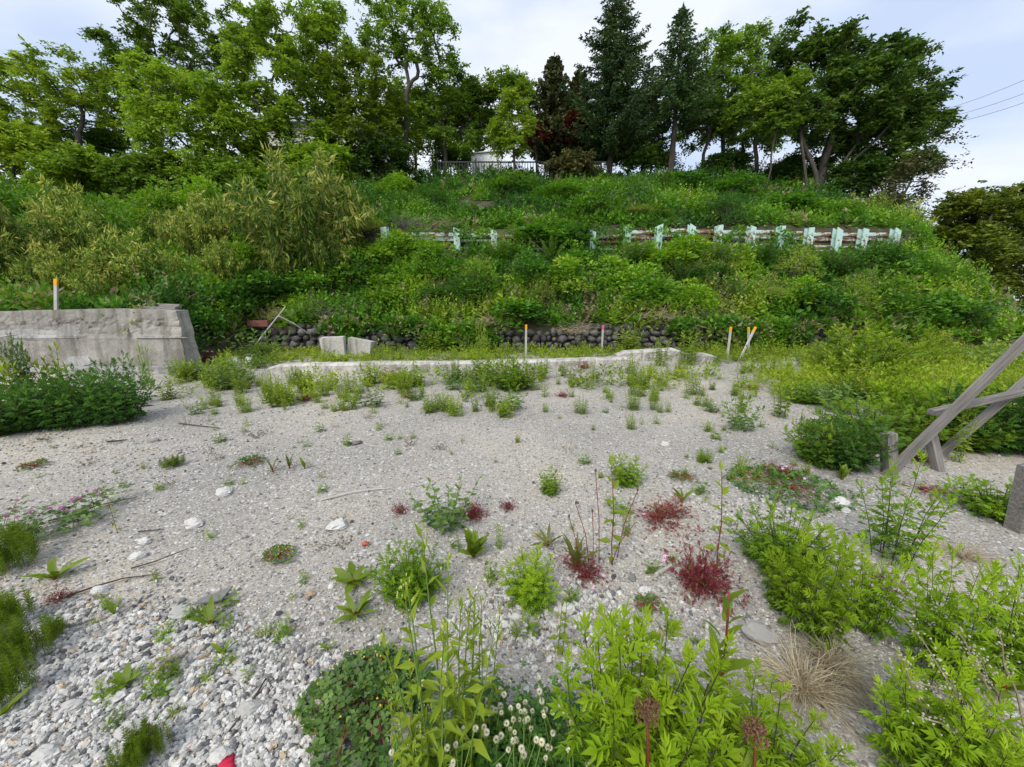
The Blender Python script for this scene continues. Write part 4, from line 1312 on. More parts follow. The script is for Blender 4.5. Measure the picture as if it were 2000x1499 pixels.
SHRUB = {
    'bright': [shrub_proto(200, 2000, .095, LEAF, M_UNDER, .62), shrub_proto(220, 2600, 0.074, LEAF, M_UNDER, .62)],
    'green': [shrub_proto(201, 2000, .095, LEAF, M_UNDER, .42), shrub_proto(221, 2600, 0.074, LEAF, M_UNDER, .42)],
    'dark': [shrub_proto(202, 2000, .10, LEAF, M_UNDER, .20), shrub_proto(222, 2600, 0.078, LEAF, M_UNDER, .20)],
    'fine': [shrub_proto(203, 2400, .10, LANCE, M_UNDER, .12), shrub_proto(223, 3120, 0.078, LANCE, M_UNDER, .12)],
    'mugwort': [shrub_proto(204, 720, .13, LOBED, M_UNDER, .50, kind='spike'), shrub_proto(224, 936, 0.101, LOBED, M_UNDER, .50, kind='spike')],
    'mugwort_dark': [shrub_proto(205, 720, .14, LOBED, M_UNDER, .30, kind='spike'), shrub_proto(225, 936, 0.109, LOBED, M_UNDER, .30, kind='spike')],
    'olive': [shrub_proto(206, 2000, .10, LANCE, M_UNDER, .80), shrub_proto(226, 2600, 0.078, LANCE, M_UNDER, .80)],
    'vine': [shrub_proto(207, 1100, .13, BROAD, M_UNDER, .30), shrub_proto(227, 1430, 0.101, BROAD, M_UNDER, .30)],
}
words_kind = {'bright': 'bright green leafy shrub', 'green': 'green leafy shrub', 'dark': 'dark green shrub', 'fine': 'bluish fine leaved shrub', 'mugwort': 'fresh green mugwort stand', 'mugwort_dark': 'deep green mugwort stand', 'olive': 'olive yellow weed clump', 'vine': 'broad leaved vine mound'}
slope_list = [  # kind, pixel of the base, width, height in pixels, where
    ('green', 1165, 430, 110, 62, 'standing alone above the gap in the steel wall'), ('fine', 1415, 440, 90, 55, 'drooping over the steel posts midway'),
    ('green', 1370, 432, 70, 40, 'beside the bluish shrub above the steel rails'), ('fine', 850, 410, 110, 40, 'below the bare earth patch'), ('fine', 745, 415, 110, 45, 'on the upper slope beside the pointed bamboo'),
    ('bright', 775, 385, 80, 40, 'under the olive tree at the crest edge'), ('green', 1000, 380, 100, 35, 'below the sapling at the crest'), ('green', 1100, 390, 110, 34, 'under the olive feathery bush'),
    ('dark', 1330, 372, 100, 30, 'below the bare trunked spruce'), ('dark', 1430, 380, 110, 34, 'on the dark crest between trunks'), ('vine', 1530, 415, 100, 34, 'on the upper slope below the slim sapling'),
    ('green', 1620, 425, 90, 34, 'below the wind swept tree'), ('dark', 1720, 430, 90, 40, 'below the twiggy shrub'), ('olive', 1250, 425, 100, 24, 'above the first tall steel posts'),
    ('olive', 720, 455, 70, 30, 'above the first steel post'), ('vine', 1060, 478, 110, 40, 'hiding the steel rails in the gap'), ('vine', 1120, 482, 80, 44, 'next to the broken topped post'), ('green', 1015, 470, 60, 28, 'beside the short steel post'),
    ('bright', 770, 510, 100, 50, 'below the first steel post'), ('bright', 840, 510, 90, 42, 'between the first two steel posts'), ('mugwort', 980, 520, 90, 60, 'below the short steel post'), ('mugwort', 1080, 520, 80, 55, 'below the vines in the gap'),
    ('green', 1120, 520, 70, 40, 'beside the broken topped post'), ('mugwort', 1240, 520, 110, 50, 'under the first tall posts'), ('bright', 1320, 515, 120, 46, 'under the third and fourth tall posts'), ('mugwort', 1400, 525, 100, 50, 'under the bluish shrub'),
    ('mugwort_dark', 1480, 530, 100, 58, 'under the middle of the tall posts'), ('olive', 1545, 545, 100, 60, 'under the leaning posts'), ('mugwort_dark', 1630, 550, 100, 60, 'under the last tall posts'), ('dark', 1710, 540, 110, 60, 'below the end of the steel wall'),
    ('green', 700, 560, 100, 60, 'on the lower slope below the pointed bamboo'), ('green', 620, 570, 110, 55, 'among weeds at the foot of the pointed bamboo'), ('dark', 540, 580, 110, 55, 'above the leaning pole'), ('vine', 480, 570, 80, 50, 'near the corner of the boulder wall'),
    ('bright', 760, 590, 100, 50, 'on the lower slope above the white blocks'), ('dark', 850, 600, 90, 40, 'over the boulder wall'), ('green', 930, 590, 100, 60, 'midway on the lower slope'), ('vine', 1010, 625, 120, 42, 'spilling over the boulder wall behind a yellow headed stake'),
    ('bright', 1120, 570, 110, 60, 'in the middle of the lower slope'), ('mugwort', 1190, 610, 90, 50, 'on the boulder wall near the pink stake'), ('green', 1260, 590, 110, 60, 'below the tall posts on the lower slope'), ('bright', 1340, 600, 100, 48, 'above the bare foot of the slope'),
    ('mugwort', 1430, 600, 100, 60, 'above the leaning stakes'), ('olive', 1500, 600, 90, 60, 'above the end of the boulder wall'), ('dark', 1590, 620, 110, 60, 'over the end of the boulder wall'), ('olive', 1650, 610, 100, 66, 'on the slope past the boulder wall'),
    ('green', 1740, 620, 110, 60, 'on the slope toward its open end'), ('vine', 1820, 630, 110, 60, 'near the open end of the slope'), ('dark', 1880, 640, 90, 50, 'at the open end of the slope'), ('green', 1790, 540, 80, 50, 'past the last steel post'),
    ('mugwort', 150, 600, 60, 40, 'on the concrete wall top beside the yellow headed stake'), ('bright', 20, 560, 60, 50, 'at the frame edge above the concrete wall'), ('vine', 430, 610, 70, 50, 'at the start of the boulder wall'), ('bright', 470, 530, 70, 60, 'beside the low yellow bamboo'),
    ('green', 230, 500, 110, 90, 'between the tallest and the wide drooping bamboo'), ('bright', 330, 440, 100, 70, 'on the slope above the dull bamboo'), ('green', 480, 440, 90, 70, 'among the thin bamboo spires'), ('dark', 120, 480, 90, 90, 'behind the straw tinted bamboo'), ('green', 20, 440, 100, 80, 'at the frame edge above the bamboo'), ('mugwort', 500, 520, 90, 70, 'at the wall side foot of the pointed bamboo'), ('bright', 395, 420, 90, 60, 'above the upright bamboo spires'), ('vine', 660, 540, 90, 50, 'at the open side foot of the pointed bamboo'),
    ('mugwort', 820, 560, 90, 60, 'midway on the lower slope below the first posts'), ('fine', 905, 600, 80, 60, 'over the boulder wall midway'), ('olive', 1060, 600, 70, 60, 'beside the dead white twigs'), ('mugwort_dark', 1330, 560, 100, 60, 'on the lower slope below the fourth tall post'), ('bright', 1545, 595, 90, 50, 'just above the end of the boulder wall'), ('mugwort', 1690, 585, 90, 60, 'on the lower slope below the last posts'),
    ('vine', 402, 655, 56, 60, 'in the corner between the concrete wall end and the boulders'), ('green', 425, 640, 60, 50, 'where the boulder wall begins'), ('vine', 455, 610, 70, 60, 'hanging above the rusty panel'), ('green', 1775, 478, 60, 50, 'covering the last steel post'), ('dark', 520, 600, 80, 50, 'above the top of the leaning pole'),
    ('dark', 1040, 560, 110, 55, 'behind the dead white twigs'), ('green', 860, 545, 100, 55, 'below the second steel post'), ('olive', 930, 555, 80, 50, 'between the green shrubs of the lower slope'), ('bright', 1200, 560, 100, 55, 'below the broken topped post'), ('dark', 1390, 560, 90, 44, 'in the middle of the lower slope under the bluish shrub')]
for k, (kd, px, py, w, h, where) in enumerate(slope_list):
    p = on_hill(px, py)
    s = depth(p) / FPX
    put(SHRUB[kd][k % 2], 'shrub', p - (0, 0, .06), f'{words_kind[kd]} {where}', 'shrub', 'shrubs standing out of the slope cover', k * 2.1, (w * s * .95, w * s * .95, h * s * 1.15))

# ---- butterbur: each round leaf its own part
def fuki(label, spots, group='butterbur patches above the steel wall'):
    ps = [on_hill(px, py) for px, py, _ in spots]
    o = np.mean(ps, axis=0)
    t = thing('butterbur', o, label, 'plant', group)
    gs = Geo()
    for p, (px, py, r_) in zip(ps, spots):
        s = depth(p) / FPX
        h = .16 + .2 * rng.random()
        q = p - o + (0, -.05, h)
        tube(gs, np.array([p - o - (0, 0, .05), q]), [.012, .008], 4, cap=False)
        l = link('leaf', FUKI_ME, t, M_FUKI)
        l.location = q
        l.rotation_euler = (radians(38 + 20 * rng.normal()), radians(15 * rng.normal()), rng.random() * .8 - .4 - pi / 2 + pi)
        l.scale = (r_ * 2 * s,) * 3
    link('leaf_stalks', gs.mesh('leaf_stalks'), t, M_CANE, kind='stuff')
g = Geo(); g.add(ROUND[0] - (.45, 0, 0), ROUND[1], .5); FUKI_ME = g.mesh('leaf', True)
r0 = np.random.default_rng(9)
fuki('round leaved butterbur patch above the tall steel posts', [(1290 + r0.normal() * 32, 432 + r0.normal() * 10, 8 + 3 * r0.random()) for _ in range(34)])
fuki('round leaved butterbur patch above the short steel post', [(955 + r0.normal() * 34, 432 + r0.normal() * 9, 8 + 3 * r0.random()) for _ in range(26)])
fuki('few round butterbur leaves in the gap of the steel wall', [(1115 + r0.normal() * 22, 430 + r0.normal() * 8, 7 + 3 * r0.random()) for _ in range(9)])
fuki('butterbur leaves under the crest beside the olive tree', [(855 + r0.normal() * 20, 362 + r0.normal() * 8, 8 + 4 * r0.random()) for _ in range(9)])
fuki('butterbur leaves high on the slope below the dark spruce', [(1195 + r0.normal() * 26, 345 + r0.normal() * 6, 8 + 4 * r0.random()) for _ in range(8)])

# ---- dead brush, straw and bare twigs
def dead_brush(seed, n=90, L=1.0, up=.3, mat=M_TWIG, th=.004):
    r = np.random.default_rng(seed)
    g = Geo()
    for k in range(n):
        d = unit(rdir(1, -.1, .7, r)[0] + (0, 0, up))
        p0 = r.normal(size=3) * (.25, .25, .05)
        ln = L * (.3 + .7 * r.random())
        b = r.normal(size=3) * .15 * ln
        tube(g, np.array([p0, p0 + d * ln * .5 + b, p0 + d * ln - (0, 0, .15 * ln)]), [th, th * .8, th * .4], 3, cap=False)
    return [('twigs', g.mesh('twigs'), mat)]
DB = [dead_brush(300, 130, .9, .2, th=.006), dead_brush(301, 160, .8, .0, M_STRAW, .006), dead_brush(302, 26, 1.0, 1.2, M_STRAW, .007)]
for k, (kd, px, py, w, lab) in enumerate([(0, 800, 446, 80, 'grey dead brush heaped on the first steel rails'), (1, 860, 446, 70, 'straw brown dead grass over the second steel post'), (0, 1730, 480, 70, 'grey dead brush at the end of the steel wall'),
    (1, 1190, 362, 30, 'pale dry tuft high on the slope'), (2, 1035, 590, 60, 'bare white upright twigs on the lower slope'), (0, 880, 565, 70, 'brown dead weeds midway on the lower slope'),
    (1, 355, 590, 90, 'grey brown dead brush at the end of the concrete wall'), (1, 1120, 645, 70, 'dry straw hanging over the boulder wall'), (1, 1290, 622, 110, 'long strip of dry grass on top of the boulder wall'), (0, 1370, 622, 80, 'dry grass and twigs above the leaning stakes'),
    (1, 1850, 612, 80, 'pale dead stems near the open end of the slope'), (0, 1720, 625, 80, 'brown dead stems low on the slope past the boulders'), (1, 560, 620, 80, 'dry stems over the boulder wall behind the leaning pole'), (0, 660, 618, 90, 'dead stems over the boulder wall above the white blocks'), (1, 960, 630, 70, 'dry stalks before the boulder wall')]):
    p = on_hill(px, py); s = depth(p) / FPX
    put(DB[kd], 'dead_brush', p + (0, -.1, .02), lab, 'dead brush', 'dead brush on the slope', k * 1.1, w * s * .75)
# logs behind the concrete wall
for k, (x0, y0, x1, y1) in enumerate(((285, 592, 352, 594), (270, 599, 345, 599))):
    a, b2 = at_y(x0, y0 + 5, 9.0 - .3 * k), at_y(x1, y1 + 5, 9.0 - .3 * k)
    g = Geo(); tube(g, np.array([a, (a + b2) / 2, b2]) - a, [.06, .055, .05], 7)
    link('timber_log', g.mesh('timber_log'), None, M_WOOD, label=['upper weathered log lying behind the concrete wall end', 'lower weathered log lying behind the concrete wall end'][k], category='log').location = a

# ---- white daisies on the slope
def daisy_proto():
    g = Geo()
    n = 9
    for k in range(n):
        a = 2 * pi * k / n
        d = np.array([[cos(a), sin(a), .12]])
        g.inst(LANCE, np.array([[0, 0, 1.0]]), frames(d), np.array([[.5, .8, .5]]), .5)
    gs = Geo(); tube(gs, np.array([(0, 0, -1.5), (0, .05, 0), (0, 0, 1.0)]), .03, 4)
    gc = Geo(); V, F = blob_tpl(6, 4, 1, .05); gc.add(V * .32 + (0, 0, 1.02), F)
    return [('stem', gs.mesh('stem'), M_CANE), ('petals', g.mesh('petals'), M_WHITE), ('disc', gc.mesh('disc'), M_YELLOW)]
DAISY = daisy_proto()
ORD = ['first', 'second', 'third', 'fourth', 'fifth', 'sixth', 'seventh', 'eighth', 'ninth', 'tenth', 'eleventh', 'twelfth', 'thirteenth', 'fourteenth', 'fifteenth', 'sixteenth']
for (cx, cy, n, sx, sy, where) in ((1015, 525, 7, 14, 14, 'below the gap in the steel wall'), (700, 565, 6, 14, 8, 'below the pointed bamboo'), (1440, 575, 4, 12, 8, 'on the lower slope above the leaning stakes'), (1565, 548, 6, 16, 8, 'under the leaning steel posts'),
                                   (1890, 560, 16, 40, 30, 'at the open end of the slope'), (1815, 676, 8, 20, 6, 'in the yellow green weeds past the boulder wall'), (600, 530, 5, 14, 6, 'at the foot of the pointed bamboo'), (20, 560, 7, 18, 8, 'at the frame edge above the concrete wall')):
    xs_ = sorted((cx + r0.normal() * sx, cy + r0.normal() * sy) for _ in range(n))
    for k, (x_, y_) in enumerate(xs_):
        p = on_hill(x_, y_)
        nth = 'leftmost' if k == 0 else 'rightmost' if k == n - 1 else ORD[k] + ' from the left'
        put(DAISY, 'daisy', p + (0, -.25, .30), f'small white daisy {where}, {nth}', 'flower', f'white daisies {where}', r0.random() * 6, .085)
# ================================================================== the yard: gravel, stones, weeds
def px_of(P):
    P = np.atleast_2d(P)
    d = P - CAMP
    zc = d @ FWD
    return 1000 + FPX * d[:, 0] / zc, 749.5 - FPX * (d @ UPV) / zc, zc

def stone_mat():
    m, t, b = new_mat('gravel_stone')
    at = N(t, 'ShaderNodeAttribute', attribute_name='tint')
    r = ramp(t, [(0, (.075, .078, .085)), (.14, (.17, .17, .175)), (.34, (.32, .31, .295)), (.6, (.50, .49, .465)), (.85, (.64, .63, .61)), (.93, (.40, .30, .20)), (1, (.52, .42, .30))])
    t.links.new(at.outputs['Fac'], r.inputs['Fac'])
    co = N(t, 'ShaderNodeTexCoord')
    n = N(t, 'ShaderNodeTexNoise', Scale=60.0, Detail=5.0, Roughness=0.7)
    t.links.new(co.outputs['Object'], n.inputs['Vector'])
    r2 = ramp(t, [(.3, (.62, .61, .60)), (.6, (1.08, 1.08, 1.07))])
    t.links.new(n.outputs['Fac'], r2.inputs['Fac'])
    mx = N(t, 'ShaderNodeMixRGB', blend_type='MULTIPLY'); mx.inputs[0].default_value = .9
    t.links.new(r.outputs[0], mx.inputs[1]); t.links.new(r2.outputs[0], mx.inputs[2])
    t.links.new(mx.outputs[0], b.inputs['Base Color'])
    b.inputs['Roughness'].default_value = .85
    b.inputs['Specular IOR Level'].default_value = .25
    bp = N(t, 'ShaderNodeBump', Strength=.5, Distance=.004)
    t.links.new(n.outputs['Fac'], bp.inputs['Height']); t.links.new(bp.outputs[0], b.inputs['Normal'])
    return m
M_STONE = stone_mat()

def blobw(px, py, cx, cy, rx, ry):
    return np.exp(-(((px - cx) / rx) ** 2 + ((py - cy) / ry) ** 2))

def gravel():
    r = np.random.default_rng(3)
    n = 185000
    Y = .55 + 8.5 * r.random(n) ** 1.9
    X = (r.random(n) * 2 - 1) * (Y * 1.25 + .9)
    P = np.stack([X, Y, yard_z(X, Y)], 1)
    px, py, zc = px_of(P)
    c = 1.25 * blobw(px, py, 200, 1480, 420, 230) + .9 * blobw(px, py, 120, 1290, 330, 120) + .75 * blobw(px, py, 1150, 1200, 330, 110) + .5 * blobw(px, py, 1450, 990, 260, 60) + .4 * blobw(px, py, 250, 880, 400, 60) + .5 * blobw(px, py, 500, 1400, 250, 200)
    c = c * (.55 + .9 * fnoise(X * 2.5, Y * 2.5, 3)) + .25 * np.maximum(0, fnoise(X * 1.3 + 5, Y * 1.3, 8) - .45)
    c = np.clip(c, 0, 1.1)
    dens = (.17 + .9 * c)
    ok = (px > -60) & (px < 2060) & (py < 1580) & (r.random(n) < dens * np.clip(1.25 - Y / 10, .25, 1))
    ok &= r.random(n) < np.where(c > .5, 1, .36)
    P, c, Y = P[ok], c[ok], Y[ok]
    k = len(P)
    big = r.random(k) ** 2.6
    sz = (.006 + .011 * r.random(k) ** 1.5) + c * (.003 + .026 * big) + .0035 * np.maximum(0, Y - 2)
    sz *= np.where(r.random(k) < .03, 1.9, 1)
    sz = np.minimum(sz, .029)
    tint = np.clip(np.where(r.random(k) < .045, .95 + .05 * r.random(k), np.minimum(.86, .50 + .10 * c + r.normal(size=k) * .20)), 0, 1)
    dk = r.random(k) < .08
    tint[dk] = r.random(dk.sum()) * .2
    T = [blob_tpl(5, 4, 20 + q, .24) for q in range(4)] + [blob_tpl(4, 3, 30 + q, .22) for q in range(4)] + [blob_tpl(7, 5, 40 + q, .26) for q in range(5)]
    g = Geo()
    which = r.integers(0, 4, k)
    tiny = (sz < .013) | (Y > 3.6)
    which[tiny] = r.integers(4, 8, tiny.sum())
    large = (sz > .022) & (Y < 1.9)
    which[large] = r.integers(8, 13, large.sum())
    for q in range(13):
        m = which == q
        M = m.sum()
        if M == 0:
            continue
        sc = np.stack([sz[m] * (.8 + .7 * r.random(M)), sz[m] * (.7 + .5 * r.random(M)), sz[m] * (.65 + .4 * r.random(M))], 1)
        a = r.random(M) * 2 * pi
        R = frames(np.stack([np.cos(a), np.sin(a), .25 * r.normal(size=M)], 1), r.normal(size=M) * .25)
        g.inst(T[q], P[m] + np.stack([np.zeros(M), np.zeros(M), sc[:, 2] * .22], 1), R, sc, tint[m])
    return g
g = gravel()
GRAVEL_TRIS = sum(len(f) for f in g.f)
link('gravel', g.mesh('gravel'), None, M_STONE, kind='stuff', label='loose white and grey crushed gravel strewn over the yard', category='gravel')
print('gravel tris', GRAVEL_TRIS)

# ---- single stones one can pick out
def stone(px, py, w, h, tint, label, seed, name='stone', flat=.55, rz=None):
    p = on_ground(px, py); p[2] = float(yard_z(p[0], p[1]))
    s = depth(p) / FPX
    V, F = blob_tpl(9, 7, seed, .16)
    g = Geo().add(V, F, tint)
    o = link(name, g.mesh(name), None, M_STONE, label=label, category='stone')
    o.location = p + (0, 0, w * s * flat * .18)
    o.scale = (w * s, w * s * .75 if h is None else h * s * 1.3, w * s * flat)
    o.rotation_euler = (.1 * rng.normal(), .1 * rng.normal(), rz if rz is not None else rng.random() * .8 - .4)
for k, (px, py, w, t, lab) in enumerate([
    (436, 964, 34, .74, 'flat white stone in the sandy middle of the yard'), (375, 1024, 40, .86, 'curved white stone below the flat white one'), (282, 1056, 26, .8, 'white stone between two dark twigs'), (268, 1083, 30, .82, 'knobbly white stone touching a yellowish pebble'),
    (195, 1148, 34, .85, 'bright white angular stone beside a long dark twig'), (660, 1027, 44, .8, 'white stone beside thin pale weeds'), (352, 1195, 46, .55, 'pale grey rounded stone near the slate piece'), (605, 1158, 22, .93, 'yellowish flat stone on fine gravel'),
    (648, 1142, 16, .85, 'small white stone beside the reddish rosette'), (770, 1248, 22, .3, 'round grey stone under the rounded mugwort'), (478, 1308, 40, .58, 'pale block like stone near the withered stem'), (488, 1385, 50, .5, 'pitted grey white stone, biggest in the coarse gravel'),
    (455, 1451, 22, .3, 'smooth blue grey pebble in coarse gravel'), (430, 1478, 44, .86, 'flat white shard near the red cloth'), (225, 1360, 46, .75, 'long white wedge stone in coarse gravel'), (140, 1378, 48, .55, 'flat grey white stone near the horsetail edge'),
    (250, 1425, 56, .6, 'broad pale stone at the frame bottom'), (90, 1470, 50, .68, 'pale stone in the bottom corner gravel'), (1480, 1245, 70, .36, 'pinkish broken stone half under the straw tuft'), (1290, 1238, 20, .93, 'tan round stone beneath the dock leaf'),
    (1268, 1262, 24, .86, 'white rounded stone with grey spots'), (1285, 1188, 22, .84, 'white pebble below the crimson herb'), (1258, 1160, 34, .82, 'elongated white stone beside the crimson herb'), (1235, 1132, 22, .2, 'dark grey stone below the slim dock'),
    (1190, 1300, 34, .72, 'white oval stone above the bright mugwort'), (1105, 1190, 40, .76, 'white flat stone with rough top'), (985, 1220, 20, .8, 'white stone near the airy mugwort'), (1010, 1205, 26, .7, 'pale stone beside the seedlings'), (1540, 1215, 30, .45, 'grey stone in the straw'),
    (1642, 985, 36, .84, 'white flat stone near the tall dark stemmed mugwort'), (1582, 993, 30, .12, 'dark slate stone on the gravel bank'), (1650, 1000, 24, .8, 'small white stone next to the flat one'), (1480, 1330, 20, .86, 'bright white chip below the straw tuft'),
    (1292, 1290, 22, .96, 'tan brown pebble beside bare soil'), (1055, 1283, 26, .3, 'dark grey pebble among white gravel'), (915, 1036, 20, .8, 'white pebble above the broad dock'), (1300, 870, 20, .8, 'white stone on the fine grey gravel'), (1048, 1045, 18, .95, 'orange tan pebble by the dandelion stalks')]):
    stone(px, py, w, None, t, lab, 500 + k)
stone(300, 863, 26, None, .28, 'bluish flat stone before the dark weeds', 560, flat=.3)
stone(458, 715, 34, None, .6, 'pale boulder beside the kerb end', 561, 'boulder', .7)
stone(488, 712, 26, None, .66, 'second pale boulder touching the kerb end', 562, 'boulder', .7)
stone(470, 728, 20, None, .96, 'small tan boulder under the two pale ones', 563, 'boulder', .8)

# ---- litter, slate, sticks
M_SLATE = noise_mat('slate', [(.3, (.14, .14, .135)), (.7, (.23, .225, .22))], 9, .8, .3)
p = on_ground(415, 1172); s = depth(p) / FPX
g = Geo(); g.add([(-.5, -.3, 0), (.5, -.15, .05), (.45, .45, .09), (-.1, .1, .05), (-.35, .0, .03)] + [(-.5, -.3, .06), (.5, -.15, .11), (.45, .45, .15), (-.1, .1, .11), (-.35, .0, .09)], [(0, 1, 6, 5), (1, 2, 7, 6), (2, 3, 8, 7), (3, 4, 9, 8), (4, 0, 5, 9)])
g.add([(-.5, -.3, .06), (.5, -.15, .11), (.45, .45, .15), (-.1, .1, .11), (-.35, .0, .09)], [(0, 1, 3), (1, 2, 3), (0, 3, 4)])
o = link('slate_piece', g.mesh('slate_piece'), None, M_SLATE, label='dark grey broken slate piece lying in the gravel', category='slate'); o.location = p + (0, 0, .01); o.scale = (50 * s, 60 * s, 40 * s)
def crumple(px, py, w, mat, label, name, seed, hz=.4):
    p = on_ground(px, py); s = depth(p) / FPX
    V, F = blob_tpl(10, 6, seed, .42)
    g = Geo().add(V * (1, .8, hz), F)
    o = link(name, g.mesh(name, True), None, mat, label=label, category='litter'); o.location = p + (0, 0, w * s * hz * .3); o.scale = (w * s,) * 3
crumple(440, 1500, 44, flat_mat('red_cloth', (.55, .02, .06), .8), 'crumpled crimson cloth scrap in the coarse gravel', 'cloth_scrap', 601, .3)
crumple(1432, 1425, 46, flat_mat('orange_plastic', (.75, .09, .03), .35), 'shiny orange red plastic scrap among mugwort', 'plastic_scrap', 602, .6)
crumple(1470, 1440, 46, flat_mat('white_plastic', (.72, .73, .75), .4), 'white plastic sheet scrap behind the orange one', 'plastic_scrap', 603, .35)
crumple(712, 1064, 14, flat_mat('brick_red', (.5, .13, .07), .8), 'little orange red brick chip on the gravel', 'brick_chip', 604, .5)
crumple(690, 868, 30, M_SLATE, 'flat dark scrap on the sandy patch', 'dark_scrap', 605, .2)
def stick(pts, r_, mat, label, name='stick'):
    P = []
    for x, y in pts:
        q = on_ground(x, y); q[2] = float(yard_z(q[0], q[1])) + .012
        P.append(q)
    P = np.array(P); o = P[0].copy()
    P[1:-1, 2] += .008
    g = Geo(); tube(g, P - o, np.linspace(r_, r_ * .5, len(P)), 5)
    link(name, g.mesh(name), None, mat, label=label, category='stick').location = o
M_DSTICK = noise_mat('dark_twig', [(.3, (.045, .03, .025)), (.7, (.10, .075, .06))], 20, .9, .2)
for pts, r_, m, lab in [
    ([(255, 1106), (300, 1096), (330, 1084), (366, 1067)], .005, M_DSTICK, 'straight dark twig on the sandy ground'), ([(130, 1160), (190, 1142), (240, 1128), (310, 1118)], .006, M_DSTICK, 'longest dark twig beside the bright white stone'),
    ([(95, 1020), (150, 1010), (190, 992), (270, 973)], .006, M_DSTICK, 'dark twig running past the purple clover'), ([(628, 976), (680, 966), (720, 960), (762, 955)], .008, M_STAKE, 'forked pale driftwood stick on the gravel'),
    ([(445, 1430), (490, 1375), (520, 1325), (533, 1345), (518, 1358)], .005, M_DSTICK, 'bent dark red withered stem in the coarse gravel'), ([(0, 1165), (60, 1146)], .009, M_STAKE, 'pale flat stick at the frame edge'),
    ([(1280, 1128), (1310, 1112), (1330, 1100)], .012, M_STAKE, 'short thick white driftwood piece'), ([(270, 1040), (320, 1033)], .005, M_DSTICK, 'short dark twig below the curved stone'), ([(965, 1165), (1010, 1172), (1080, 1182)], .005, M_STAKE, 'thin pale stick under the airy mugwort'),
    ([(690, 1432), (735, 1500)], .010, M_STAKE, 'weathered stick under the sprawling medick'), ([(520, 1330), (460, 1395)], .008, M_STAKE, 'pale flat stick beside the withered stem'), ([(1225, 1190), (1220, 1230), (1230, 1260)], .007, M_STAKE, 'weathered stick near the dry tuft'), ([(350, 830), (430, 838)], .008, M_DSTICK, 'dark stick before the dark weeds'), ([(210, 866), (250, 862)], .010, M_DSTICK, 'short thick dark stick near the bluish stone')]:
    stick(pts, r_, m, lab)
p = on_ground(785, 1478); g = Geo(); box(g, (0, 0, 0), (.07, .16, .03), jit=.006)
o = link('board_offcut', g.mesh('board_offcut'), None, M_WOOD, label='short board offcut beside the sprawling medick', category='board'); o.location = p + (0, 0, .06); o.rotation_euler = (1.1, .1, .2)

# ---------------------------------------------------------------- herb builders (height about 1 unless scaled)
M_MUG = leaf_mat('mugwort_leaf', [(0, (.055, .12, .010)), (.35, (.12, .23, .012)), (.7, (.23, .365, .014)), (1, (.32, .45, .02))], .38, wear=26.0)
M_MUGD = leaf_mat('deep_mugwort_leaf', [(0, (.032, .095, .016)), (.5, (.075, .185, .024)), (1, (.17, .31, .035))], .3)
M_DULL = leaf_mat('dull_green_leaf', [(0, (.05, .095, .025)), (.5, (.10, .18, .04)), (1, (.18, .28, .06))], .3)
M_GOLD = leaf_mat('goldenrod_leaf', [(0, (.11, .165, .014)), (.5, (.22, .305, .02)), (1, (.35, .42, .035))], .38)
M_CRIM = leaf_mat('crimson_leaf', [(0, (.14, .028, .038)), (.5, (.30, .045, .08)), (.75, (.36, .11, .085)), (1, (.20, .22, .05))], .35)
M_PINK2 = leaf_mat('pink_petals', [(0, (.72, .36, .66)), (1, (.85, .58, .82))], .3)
M_PURP = leaf_mat('clover_purple', [(0, (.34, .08, .27)), (.6, (.52, .19, .46)), (1, (.68, .36, .60))], .2)
M_CREAM = leaf_mat('clover_white', [(0, (.30, .19, .12)), (.22, (.66, .62, .48)), (1, (.80, .78, .68))], .2)
M_STEMD = flat_mat('dark_stem', (.055, .045, .03), .7)
M_STEMG = flat_mat('green_stem', (.13, .22, .04), .6)
M_STEMR = flat_mat('red_stem', (.22, .045, .03), .6)
M_HORSE = leaf_mat('horsetail', [(0, (.07, .13, .010)), (.5, (.16, .25, .016)), (1, (.28, .36, .025))], .3)
M_SEED = leaf_mat('brown_seed', [(0, (.10, .045, .03)), (1, (.22, .11, .06))], .1)

